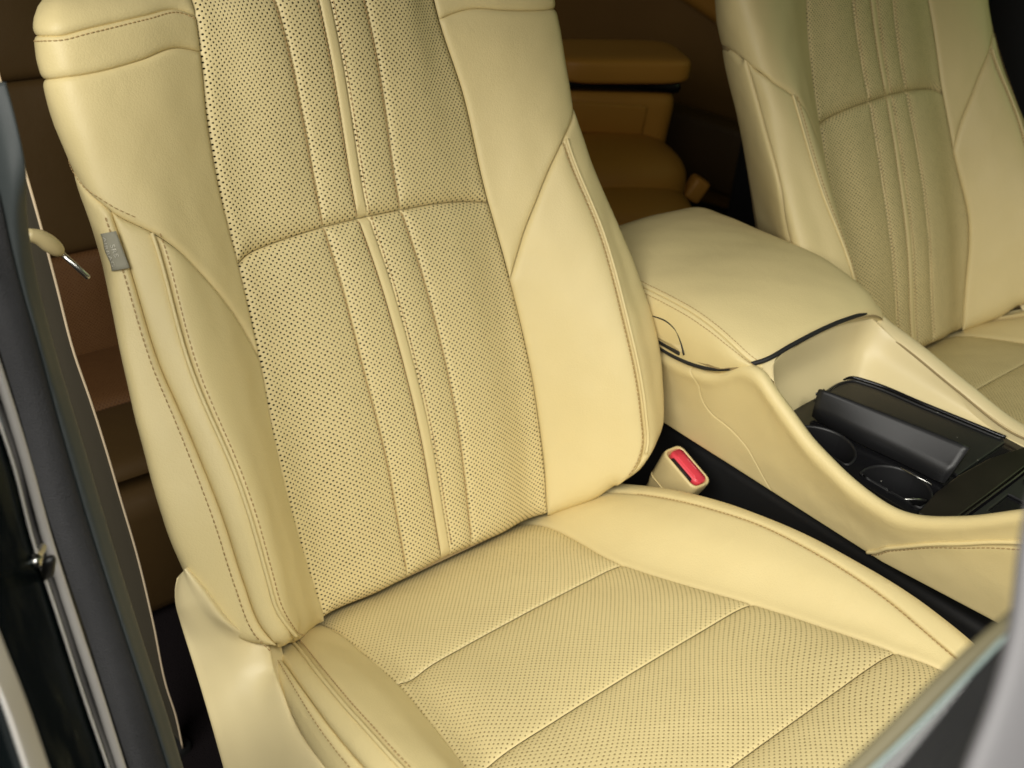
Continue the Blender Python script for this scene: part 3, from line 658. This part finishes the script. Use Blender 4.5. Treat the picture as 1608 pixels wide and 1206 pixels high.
conp(panel('side_panel', wall_surf, [(low(-.165, split[-1][0]), .003, .001), (split[::-1], .0016, .0007), (sp_top[::-1], .0016, .0007), (top(split[0][0], -.165), .003, .001), ([(-.165, .2), (-.165, 0.)], .003, .001)], M['leather'], con, puff=.0, wobble=.0002))
conp(panel('side_panel', wall_surf, [(low(split[-1][0], .284), .003, .001), (seam, .004, .002), ([(.52, .118), (.52, .2)], .003, .001), (top(.52, split[0][0]), .003, .001), (sp_top, .0016, .0007), (split, .0016, .0007)], M['leather'], con, puff=.0, wobble=.0002))
conp(panel('lower_side_panel', wall_surf, [(low(.284, .52), .003, .001), ([(.52, 0.), (.52, .118)], .003, .001), (seam[::-1], .005, .0035)], M['leather'], con, puff=.0, wobble=.0002))
sc = curve(seam, .003)
conp(pipe('piping', lift(wall_surf, sc + [-.001, .0032], .0006), .0022, con, M['leather']))
conp(stitches('stitching', lift(wall_surf, sc + [.0015, -.0028], .0002), con))
# the dark lower body under the trim
conp(rbox('lower_body', (.17, .95, .30), .01, (.425, -.12, -.115), (0, 0, 0), M['dark'], con))
# far rim
_zg = cr([-.6, -.4, -.311, -.224, -.164, -.14, -.12, -.10, .25], [.33, .178, .141, .156, .171, .176, .180, .186, .17])
ys = np.linspace(-.11, -.55, 60)
conp(loft('far_rim', [np.stack([np.full(60, x), ys, _zg(ys) + dz], 1) for x, dz in ((.5115, -.012), (.512, -.001), (.515, .003), (.524, .005), (.533, .002), (.538, -.012), (.54, -.05), (.535, -.16))], 60, M['shell'], con, sub=5))
conp(pipe('rim_groove', np.stack([np.full(60, .5115), ys, _zg(ys) - .0005], 1), .0012, con, M['core']))
ys2 = np.linspace(.16, -.11, 30)
conp(loft('far_side', [np.stack([np.full(30, x), ys2, z + 0 * ys2], 1) for x, z in ((.50, .185), (.533, .184), (.54, .15), (.535, .03))], 30, M['shell'], con, sub=3))
# bowl round the tray
topr = [(.300, -.150, .176), (.303, -.135, .188), (.315, -.122, .199), (.35, -.117, .206), (.41, -.114, .208), (.465, -.111, .204), (.50, -.113, .194), (.511, -.13, .181), (.5125, -.165, .170), (.5125, -.224, .155), (.5125, -.30, .141), (.5125, -.36, .155), (.513, -.45, .23)]
botr = [(.300, -.165, .128), (.318, -.145, .128), (.338, -.131, .128), (.362, -.1255, .129), (.405, -.1235, .129), (.443, -.1225, .129), (.466, -.1255, .129), (.4765, -.135, .129), (.486, -.165, .129), (.498, -.2226, .129), (.510, -.272, .129), (.515, -.31, .129), (.516, -.45, .129)]
tr, br = curve(topr, n=80), curve(botr, n=80)
def align(a, b):   # match by the given points instead of by length
    f = cr(np.arange(float(len(a))), np.array(a)); g_ = cr(np.arange(float(len(b))), np.array(b)); q = np.linspace(0, len(a) - 1, 100); return f(q), g_(q)
ta, ba = align(topr, botr); mid_ = .5 * (ta + ba) ; ctr = np.array([.41, -.24, 0])
mid_ += (ctr - mid_) * [.06, .06, 0] * -.6; m2 = ba + (ta - ba) * .12 + (ctr - ba) * [.035, .035, 0]
P = np.stack([ta, .8 * ta + .2 * mid_ + [0, 0, .003], mid_, m2, ba + (ctr - ba) * [.05, .05, 0]])
Pq = cr(np.arange(5.), P.reshape(5, -1))(np.linspace(0, 4, 25)).reshape(25, -1, 3); V, F = grid_mesh(Pq)
conp(mesh_obj('tray_wall', V, F, M['shell'], con))
# front shelf of the rim under the lid
conp(loft('lid_ledge', [np.array(topr[1:8]) + d for d in ((0, 0, 0), (0, .006, .0015), (0, .02, .001), (0, .06, -.012))], 40, M['shell'], con, sub=3))
# ---- black tray
wells = [(.324, -.190, .037), (.331, -.2765, .035)]
plate = [(.309, -.150), (.338, -.128), (.362, -.1225), (.405, -.1205), (.443, -.1195), (.468, -.123), (.479, -.134), (.489, -.165), (.501, -.2226), (.514, -.272), (.519, -.31), (.521, -.46), (.332, -.46), (.322, -.38), (.309, -.33)]
conp(slab('tray_bezel', plate, .1315, .02, M['gloss'], con, [circle(*w) for w in wells], bev=.0015))
for cx, cy, r in wells:
    w = conp(loft('cup_well', [[(x, y, z) for x, y in circle(cx, cy, rr) + circle(cx, cy, rr)[:1]] for z, rr in ((.132, r + .0012), (.1335, r), (.131, r - .0012), (.105, r - .003), (.085, r - .006), (.084, .002))], 41, M['black'], con, sub=2))
    tt = loft('well_rim', [[(x, y, z) for x, y in circle(cx, cy, rr) + circle(cx, cy, rr)[:1]] for z, rr in ((.1325, r + .001), (.1338, r), (.1325, r - .001))], 41, M['black'], w, sub=2)
conp(pipe('well_divider', [(.352, -.233, .122), (.338, -.234, .123), (.315, -.233, .122)], .006, con, M['black']))
conp(pipe('cup_clip', [(.318, -.279, .128), (.322, -.290, .1295), (.334, -.298, .1295), (.345, -.304, .127)], .0013, con, M['chrome']))
for a, b in (((.3665, -.205, .1335), (.369, -.232, .1335)), ((.362, -.262, .1335), (.364, -.296, .1335))):
    conp(pipe('bright_edge', [a, b], .0007, con, M['chrome']))
# sliding tray with raised rails, right of the flap
tray = [(.405, -.132), (.452, -.1275), (.4635, -.131), (.471, -.145), (.4845, -.2083), (.5015, -.295), (.498, -.2985), (.40, -.3025)]
conp(slab('tray_lid', tray, .1345, .003, M['black'], con, bev=.0008))
conp(pipe('tray_rail', curve([(*p, .1352) for p in [(.400, -.1265), (.4525, -.1245), (.4665, -.1285), (.4745, -.144), (.488, -.2083), (.505, -.295)]], .004), .0022, con, M['gloss']))
conp(pipe('tray_rail', curve([(*p, .1352) for p in [(.405, -.1315), (.4515, -.1295), (.4615, -.133), (.4680, -.146), (.481, -.2083), (.498, -.294)]], .004), .0013, con, M['black']))
# flap standing half open
fb = curve([(.361, -.152, .133), (.364, -.207, .133), (.371, -.259, .133), (.3745, -.303, .133)], n=24); ft = curve([(.3655, -.149, .1645), (.379, -.20, .1645), (.392, -.252, .1645), (.4035, -.303, .1645)], n=24)
pr = [fb, .5 * fb + .5 * ft, .06 * fb + .94 * ft, ft + [.0008, 0, .0010], ft + [.0035, 0, .0012], ft + [.0055, 0, -.0008], .5 * fb + .5 * ft + [.0065, 0, 0], fb + [.0065, 0, 0]]
R_ = np.array(pr); cz = R_.mean(0)
for j, sc_ in ((0, .90), (1, .98), (-1, .90), (-2, .98)): R_[:, j] = cz[j] + (R_[:, j] - cz[j]) * [1, 1, sc_] - [0, 0, .0 ]
V, F = grid_mesh(np.transpose(R_, (1, 0, 2)), closed_u=True); F += [tuple(range(8))[::-1], tuple(23 * 8 + k for k in range(8))]
conp(mesh_obj('flap_lid', V, F, M['black'], con))
# dark wood strip and the shift panel beyond
conp(slab('wood_strip', [(.309, -.316), (.352, -.3075), (.398, -.3045), (.452, -.3065), (.519, -.3195), (.520, -.329), (.470, -.3355), (.40, -.339), (.316, -.342)], .1362, .004, M['wood'], con, bev=.001))
conp(pipe('trim_line', curve([(.318, -.3445, .1345), (.40, -.3415, .1345), (.47, -.338, .1345), (.52, -.331, .1345)], .004), .0014, con, M['gloss']))
conp(slab('shift_panel', [(.320, -.348), (.40, -.345), (.47, -.3415), (.52, -.335), (.522, -.455), (.333, -.455)], .1345, .003, M['black'], con, [[(.372, -.352), (.415, -.350), (.418, -.385), (.372, -.388)]], bev=.0008))
conp(slab('pocket_floor', [(.365, -.346), (.42, -.344), (.422, -.39), (.365, -.392)], .118, .002, M['black'], con))
for x, y in ((.452, -.352), (.478, -.349), (.462, -.366)): conp(rbox('button', (.012, .007, .003), .001, (x, y, .136), (0, 0, -.3), M['gloss'], con))
conp(pipe('button_ring', [(.470 + .007 * math.cos(k / 10 * 6.283), -.362 + .005 * math.sin(k / 10 * 6.283), .1365) for k in range(11)], .0006, con, M['chrome']))
# ---- armrest lid
_zt = cr([-.125, -.11, -.09, -.062, -.03, .007, .046, .12, .165, .185], [.190, .199, .2075, .216, .2215, .2225, .221, .218, .212, .200])
_zl = cr([-.13, -.106, -.0745, -.045, -.02, .01, .2], [.190, .190, .1705, .1625, .160, .160, .158])
_xl = cr([-.13, -.118, -.105, -.085, -.06, .2], [.318, .302, .2935, .2895, .288, .288])
_LB = [0, .02, .04, .056, .072, .125, .185, .245, .295, .312, .33, .36]
def lid_surf(ab):
    ab = np.asarray(ab, float); y = -ab[:, 0]; zt = _zt(y); zl = np.minimum(_zl(y), zt - .003); x0 = _xl(y); cr_ = np.interp(y, [-.125, -.03, .12, .185], [1.1, 1, 1, .6])
    xr = .537 - np.maximum(0, -.09 - y) * .3; f = (xr - .30) / .237; h = zt - zl
    X = np.stack([x0 + .001, x0 - .001, x0 - .0005, x0 + .004, x0 + .015, x0 + .060, .412 + 0*y, xr - .062, xr - .017, xr - .004, xr + .001, xr - .001], 1)
    Zc = np.stack([zl, zl + .35*h, zl + .72*h, zt - .003, zt + .002, zt + .012*cr_, zt + .016*cr_, zt + .012*cr_, zt + .001, zt - .008, zt - .022, zl - .005], 1)
    Zc[:, 9:] = np.minimum(Zc[:, 9:], Zc[:, 8:9] - .002); 
    return np.stack([_section(_LB, X, ab[:, 1]), y, _section(_LB, Zc, ab[:, 1])], 1)
lid = conp(loft('armrest_lid', [lid_surf(np.stack([np.linspace(-.18, .117, 40), np.full(40, b)], 1)) - [0, 0, .004] for b in np.linspace(0.014, .345, 40)], 40, M['core'], con, sub=1))
sb_ = .058
ed = lambda a0, b0, a1, b1: [(a0 + (a1 - a0) * k / 8, b0 + (b1 - b0) * k / 8) for k in range(9)]
def lidp(o): o.parent = lid; return o
lidp(panel('top_panel', lid_surf, [(ed(-.182, sb_, .1185, sb_), .0035, .002), (ed(.1185, sb_, .1185, .34), .010, .008), ed(.1185, .34, -.182, .34), (ed(-.182, .34, -.182, sb_), .012, .008)], M['leather'], lid, puff=.002, plen=.03))
lidp(panel('side_panel', lid_surf, [(ed(-.182, .001, .1185, .001), .005, .003), ed(.1185, .001, .1185, sb_), (ed(.1185, sb_, -.182, sb_), .0035, .002), ed(-.182, sb_, -.182, .001)], M['leather'], lid, puff=.001))
for d in (-.0065, .0065):
    lidp(stitches('stitching', lift(lid_surf, np.stack([np.linspace(-.17, .112, 90), np.full(90, sb_ + d)], 1), .0008), lid, pitch=.0040, rad=.00042))
lidp(stitches('stitching', lift(lid_surf, np.stack([np.linspace(-.17, .108, 90), np.full(90, .300)], 1), .0008), lid, pitch=.0045, rad=.00042))
gap = [(x - .0005, y, z + .0015) for x, y, z in [(.288, .2, .160), (.288, .0095, .1625), (.288, -.0187, .1625), (.2885, -.0446, .1655), (.2905, -.0745, .1745), (.2955, -.1, .190), (.308, -.114, .199), (.345, -.1185, .2075), (.41, -.1165, .2095), (.47, -.1135, .2045), (.508, -.1105, .1965)]]
lidp(pipe('lid_seal', curve(gap, .004), .0025, lid, M['dark']))
# latch
la = [(.2848, y, z) for x, y, z in T['latch']]
lidp(pipe('latch_outline', curve(la, .003), .0010, lid, M['dark']))
lb = loft('latch_button', [np.array(curve([(.2852, y, z - .002) for x, y, z in T['latch']], n=16)), np.array([(.2852, .03 - .062 * k / 15, .1745 if k < 15 else .1745) for k in range(16)])], 16, M['shell'], lid, sub=3, thick=.001)
lidp(rbox('latch_lip', (.003, .055, .0045), .001, (.2858, .002, .1715), (0, 0, 0), M['black'], lid))

# ------------------------------------------------------------------ belt buckle beside the seat
def rounded_rect(lx, ly, r, n=6):
    out = []
    for cx, cy, a0 in ((lx/2 - r, ly/2 - r, 0), (-lx/2 + r, ly/2 - r, 90), (-lx/2 + r, -ly/2 + r, 180), (lx/2 - r, -ly/2 + r, 270)):
        out += [(cx + r * math.cos(math.radians(a0 + 90 * k / n)), cy + r * math.sin(math.radians(a0 + 90 * k / n))) for k in range(n + 1)]
    return np.array(out)
bk = thing('seat_belt_buckle', 'cream seat belt buckle with red release button between seat and console', 'buckle', (.262, -.045, -.06))
ctr_ = np.array([.2865, -.0625, .047]); ax_l = np.array([0, -1, -.38]); ax_l /= np.linalg.norm(ax_l); up_ = np.array([.08, -.40, .9]); up_ -= ax_l * (up_ @ ax_l); up_ /= np.linalg.norm(up_); ax_w = np.cross(ax_l, up_)
if ax_w[0] < 0: ax_w = -ax_w
off_ = np.array(bk.location)
def bkring(lx, ly, r, h, dw=0.):
    q = rounded_rect(lx, ly, r); return ctr_ - off_ + q[:, :1] * ax_l + (q[:, 1:] + dw) * ax_w + h * up_
def rings(name, rs, mat, parent, cap=True):
    R = np.array(rs); V, F = grid_mesh(R, closed_u=True); m_ = R.shape[1]
    if cap: F += [tuple(range(m_))[::-1], tuple((len(rs) - 1) * m_ + k for k in range(m_))]
    return mesh_obj(name, V, F, mat, parent)
body = rings('body', [bkring(.040, .020, .006, -.12), bkring(.046, .026, .007, -.050), bkring(.050, .029, .007, -.042), bkring(.056, .031, .008, -.010), bkring(.056, .031, .008, -.003), bkring(.0545, .030, .008, 0), bkring(.051, .0265, .007, .0), bkring(.0495, .025, .007, -.002), bkring(.049, .0245, .007, -.012)], M['bucklecream'], bk)
pipe('mould_line', np.vstack([bkring(.0505, .0295, .007, -.036), bkring(.0505, .0295, .007, -.036)[:1]]), .0008, body, M['bucklecream'])
rb = rings('release_button', [bkring(.047, .0185, .006, -.012, .0028), bkring(.047, .0185, .006, -.002, .0028), bkring(.0455, .017, .005, .0004, .0028), bkring(.020, .006, .002, .0012, .0028)], M['red'], bk)
pipe('ridge', [ctr_ - off_ + ax_l * l - ax_w * .0022 + up_ * .0008 for l in np.linspace(-.018, .018, 8)], .0009, rb, M['red'])
rings('tongue_slot', [bkring(.032, .006, .002, -.012, -.0092), bkring(.032, .006, .002, -.0012, -.0092)], M['dark'], bk)
cu = bpy.data.curves.new('t', 'FONT'); cu.body = 'PRESS'; cu.size = .0062; cu.align_x = 'CENTER'; cu.align_y = 'CENTER'; cu.extrude = .0002
to = bpy.data.objects.new('t', cu); C.objects.link(to); bpy.context.view_layer.update()
me = bpy.data.meshes.new_from_object(to.evaluated_get(bpy.context.evaluated_depsgraph_get())); bpy.data.objects.remove(to)
for v in me.vertices: v.co = Vector(ctr_ - off_ + ax_l * v.co.x + ax_w * (v.co.y + .0052) + up_ * (.0009 + v.co.z))
me.materials.append(plain('pale_red_print', (.90, .30, .30), .4)); link(bpy.data.objects.new('lettering', me), rb)
# ------------------------------------------------------------------ floor and cabin behind
fl = mesh_obj('floor', [(-2.5, -2.5, -.33), (3, -2.5, -.33), (3, 3, -.33), (-2.5, 3, -.33)], [(0, 1, 2, 3)], M['carpet'], smooth=False); fl['kind'] = 'structure'
hl = mesh_obj('unseen_headliner', [(-.42, -.50, .90), (1.4, -.50, .90), (1.4, 2.2, .90), (-.42, 2.2, .90)], [(0, 3, 2, 1)], M['greentrim'], smooth=False); hl['kind'] = 'structure'  # roof out of view, added to shade the rear and the far seat
md_ = hl.modifiers.new('thickness', 'SOLIDIFY'); md_.thickness = .03
# rear seat seen through the gap by the door
rs = thing('rear_passenger_seat', 'dim brown perforated leather rear seat seen behind the door pillar', 'car seat', (-.05, .75, -.33))
def plane_surf(o, du, dv):
    o, du, dv = map(np.array, (o, du, dv)); return lambda ab: o + np.asarray(ab)[:, :1] * du + np.asarray(ab)[:, 1:] * dv
def rp(o): o.matrix_parent_inverse = Matrix.Translation(rs.location).inverted(); return o
rb_ = plane_surf((-.05, .742, -.10), (1, 0, -.02), (0, .27, .963))
bx_ = lambda u0, u1, v0, v1: [[(u0, v0), (u1, v0)], [(u1, v0), (u1, v1)], [(u1, v1), (u0, v1)], [(u0, v1), (u0, v0)]]
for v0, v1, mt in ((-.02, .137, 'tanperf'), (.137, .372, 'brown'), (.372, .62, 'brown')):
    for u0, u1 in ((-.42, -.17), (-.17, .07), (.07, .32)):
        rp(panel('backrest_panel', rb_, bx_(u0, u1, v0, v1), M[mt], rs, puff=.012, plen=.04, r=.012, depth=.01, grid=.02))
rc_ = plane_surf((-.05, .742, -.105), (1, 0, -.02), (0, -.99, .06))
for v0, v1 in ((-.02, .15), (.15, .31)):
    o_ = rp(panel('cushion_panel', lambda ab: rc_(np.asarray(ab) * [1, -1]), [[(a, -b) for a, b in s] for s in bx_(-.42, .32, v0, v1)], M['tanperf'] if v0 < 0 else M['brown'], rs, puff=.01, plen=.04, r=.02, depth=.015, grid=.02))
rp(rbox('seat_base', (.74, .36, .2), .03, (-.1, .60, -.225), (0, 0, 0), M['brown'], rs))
def pillow(name, c, r, e, mat, parent, rot=0.):
    n, m_ = 28, 40; V = []
    for i in range(n + 1):
        ph = -math.pi/2 + math.pi * i / n
        for j in range(m_):
            th = 2 * math.pi * j / m_; sg = lambda v: math.copysign(abs(v) ** e, v)
            x, y, z = r[0] * sg(math.cos(ph)) * sg(math.cos(th)), r[1] * sg(math.cos(ph)) * sg(math.sin(th)), r[2] * sg(math.sin(ph))
            V.append((c[0] + x * math.cos(rot) - y * math.sin(rot), c[1] + x * math.sin(rot) + y * math.cos(rot), c[2] + z))
    _, F = grid_mesh(np.array(V).reshape(n + 1, m_, 3), closed_u=True)
    return mesh_obj(name, V, F, mat, parent)
# second-row armrest on the far side
ra = thing('armrest_box', 'tan leather rear armrest box with padded lid behind the console, warm dim light put into its colour', 'armrest', (.95, .70, -.33))
def rap(o): o.matrix_parent_inverse = Matrix.Translation(ra.location).inverted(); return o
rz = math.radians(-26)
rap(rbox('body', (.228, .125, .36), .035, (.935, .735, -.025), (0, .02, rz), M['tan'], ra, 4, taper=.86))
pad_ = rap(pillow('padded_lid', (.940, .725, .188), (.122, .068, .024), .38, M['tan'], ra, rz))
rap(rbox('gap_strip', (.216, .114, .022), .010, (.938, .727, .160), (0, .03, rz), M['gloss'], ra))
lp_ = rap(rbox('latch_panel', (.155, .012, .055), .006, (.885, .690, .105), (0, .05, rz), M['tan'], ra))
# rounded seat end with its belt buckle below the armrest
rr = thing('rear_seat_bolster', 'rounded tan leather end of the far rear seat below the armrest, coloured for the dim cabin light', 'car seat', (.93, .60, -.33))
def rrp(o): o.matrix_parent_inverse = Matrix.Translation(rr.location).inverted(); return o
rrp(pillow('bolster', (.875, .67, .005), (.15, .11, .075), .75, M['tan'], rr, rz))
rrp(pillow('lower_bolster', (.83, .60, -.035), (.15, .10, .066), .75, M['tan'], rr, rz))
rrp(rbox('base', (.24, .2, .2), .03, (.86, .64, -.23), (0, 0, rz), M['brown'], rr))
rb2 = thing('rear_belt_buckle', 'small tan belt buckle lying beside the rounded rear seat end', 'buckle', (1.0, .59, -.035))
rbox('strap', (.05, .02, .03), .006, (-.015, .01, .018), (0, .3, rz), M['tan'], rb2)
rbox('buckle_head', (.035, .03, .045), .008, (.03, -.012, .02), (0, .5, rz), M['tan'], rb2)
# rear door trim across the cabin
rd = thing('rear_door_panel', 'brown rear door trim with curved armrest ledge across the cabin', 'door panel', (1.35, 1.3, -.33))
def rdp(o): o.matrix_parent_inverse = Matrix.Translation(rd.location).inverted(); return o
rdp(rbox('trim', (.10, 1.9, .95), .03, (1.62, 1.15, .13), (0, 0, .35), M['doortrim'], rd))
lg = np.linspace(0, 1, 20)
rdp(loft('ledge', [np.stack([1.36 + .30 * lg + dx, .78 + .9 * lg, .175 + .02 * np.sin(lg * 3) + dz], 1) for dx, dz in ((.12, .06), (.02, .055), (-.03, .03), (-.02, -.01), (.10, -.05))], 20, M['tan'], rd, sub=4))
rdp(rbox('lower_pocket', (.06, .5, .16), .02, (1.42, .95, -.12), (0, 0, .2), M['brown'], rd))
# far front door behind the passenger seat
fd = thing('far_front_door', 'dark door and window edge beyond the far seat', 'car door', (1.32, 0, -.33))
rbox('door_trim', (.06, 1.3, .75), .02, (.0, .05, .37), (0, 0, 0), M['dark'], fd)
pipe('window_edge', [(-.035, .28, .62), (-.035, .25, .85), (-.035, .23, 1.1)], .012, fd, M['greentrim'])
rbox('armrest', (.07, .5, .06), .015, (-.06, .2, .44), (0, 0, 0), M['brown'], fd)

# ------------------------------------------------------------------ belt and pillar by the open door
bt = thing('seat_belt', 'beige seat belt webbing hanging between the pillar and the seat', 'seat belt', T['belt_edge'][-1])
def off(o, t): o.matrix_parent_inverse = Matrix.Translation(t.location).inverted(); return o
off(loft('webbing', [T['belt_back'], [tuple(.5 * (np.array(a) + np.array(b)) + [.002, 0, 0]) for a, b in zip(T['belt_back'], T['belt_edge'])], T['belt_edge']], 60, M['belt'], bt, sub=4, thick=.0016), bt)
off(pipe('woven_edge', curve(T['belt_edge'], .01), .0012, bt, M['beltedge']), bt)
off(rbox('anchor', (.05, .03, .05), .008, tuple(np.array(T['belt_edge'][-1]) + [-.01, .015, -.03]), (0, 0, .3), M['dark'], bt), bt)
pl = thing('door_pillar', 'dark door pillar edge with grey flocked weatherstrip at the left', 'car pillar', (-.40, -.18, -.05))
p0, p1, p2 = (np.array(T[k]) for k in ('pil0', 'pil1', 'pil2'))
off(loft('trim_face', [p0 + [-.010, .016, -.002], p0, .5 * p0 + .5 * p1 + [0, -.003, .001], p1 + [.002, .0005, 0], p1 + [0, .006, 0]], 80, M['greentrim'], pl, sub=5), pl)
off(loft('weatherstrip', [p1 + [.001, .008, 0], p1 + [0, .0005, 0], .75 * p1 + .25 * p2 + [0, -.007, .002], .45 * p1 + .55 * p2 + [-.001, -.009, .002], .15 * p1 + .85 * p2 + [0, -.004, 0], p2 + [.002, .006, 0], p2 + [.004, .02, 0]], 80, M['flock'], pl, sub=5), pl)
ch = np.array(T['chrome']); gr = np.array(T['groove']); si = np.array(T['strip_in']); so = np.array(T['strip_out'])
off(pipe('metal_flange', curve(ch, .008), .0032, pl, M['flange'], 12), pl)
off(loft('flange_groove', [ch + [.010, .028, .01], ch + [.0015, .006, 0], .5 * (ch + gr) + [.003, .012, 0], gr + [0, .002, 0]], 80, M['gloss'], pl, sub=4), pl)
off(pipe('flange_lip', curve(gr, .008), .0011, pl, M['striprough'], 8), pl)
# glossy painted jamb between the flange and the outer strip
g6 = curve(gr[2:], n=60); s6 = curve(np.vstack([si[0] + (si[0] - si[1]) * 3.0, si]), n=60)
off(loft('painted_jamb', [g6 + [.003, .006, 0], g6 + [-.002, .001, 0], .65 * g6 + .35 * s6 + [.0, .012, 0], .25 * g6 + .75 * s6 + [.0, .008, 0], s6], 60, M['paint'], pl, sub=6), pl)
off(loft('bright_strip', [si + [.001, .002, 0], si + [0, -.0015, 0], .5 * (si + so) + [0, -.003, 0], so + [0, -.0015, 0], so + [-.001, .003, 0]], 40, M['striprough'], pl, sub=4), pl)
off(loft('outer_jamb', [so + [0, .003, 0], so + [-.02, -.01, 0], so + [-.08, -.05, .0]], 40, M['paint'], pl, sub=4), pl)
b0 = np.array(T['striker'])
st = off(rbox('striker_plate', (.008, .006, .022), .003, tuple(.5 * (b0[1] + b0[2]) + [-.004, .002, -.004]), (.42, 0, 0), M['black'], pl), pl)
for dz, dr, rr_ in ((0, 0, .0042),):
    q = b0[0] + [-.001, -.002, .0]; d = np.array([-.55, -.75, .15]); d /= np.linalg.norm(d)
    off(pipe('bolt', [q - d * .012, q, q + d * .003, q + d * .0035, q + d * .008], [rr_ * .7, rr_ * .7, rr_ * .8, rr_ * 1.25, rr_ * .45], pl, M['chrome'], 12), pl)
# cream adjuster knob with a metal prong on the pillar
kb = thing('adjuster_lever', 'small cream lever with a metal prong beside the pillar', 'lever', T['knob'][0])
k_ = np.array(T['knob'])
off(pipe('handle', curve(k_[:4], n=12), [.0045, .0050, .0054, .0058, .0062, .0065, .0067, .0066, .0063, .0057, .0046, .002], kb, M['knob'], 14), kb)
off(pipe('prong', np.array([k_[3] - (k_[4] - k_[3]) * .15, k_[3] + (k_[4] - k_[3]) * .95, k_[4]]), [.0022, .0022, .0012], kb, M['chrome'], 10), kb)

# ------------------------------------------------------------------ lowered window of the open door, close to the camera
wd = thing('door_window', 'blurred top edge of the open door window in the bottom right corner', 'car window', tuple(np.array(T['glass_edge'][1]) + [0, 0, -.15]))
ge = curve(T['glass_edge'], n=20); oe = curve(T['olive_edge'], n=20); dn = np.array([.02, -.06, -.14])
off(loft('glass_pane', [ge, ge + dn * .5, ge + dn], 20, M['glass'], wd, sub=2, thick=.0035), wd)
off(pipe('glass_edge', ge, .0021, wd, M['glassedge'], 10), wd)
off(loft('rubber_channel', [oe, .5 * (oe + ge) + [-.001, -.002, .002], ge + [.0, 0, .001], ge + dn * .12 + [.004, .008, 0]], 20, M['olive'], wd, sub=4, thick=.002), wd)
ps = curve(T['post'], n=24)
dp = thing('door_window_post', 'out of focus grey door frame post at the right edge', 'car door', tuple(ps[-1]))
off(loft('post', [ps + [.012, -.001, -.003], ps, ps + [.003, -.008, -.002], ps + [.02, -.03, -.02]], 24, M['grey'], dp, sub=6, thick=.003), dp)
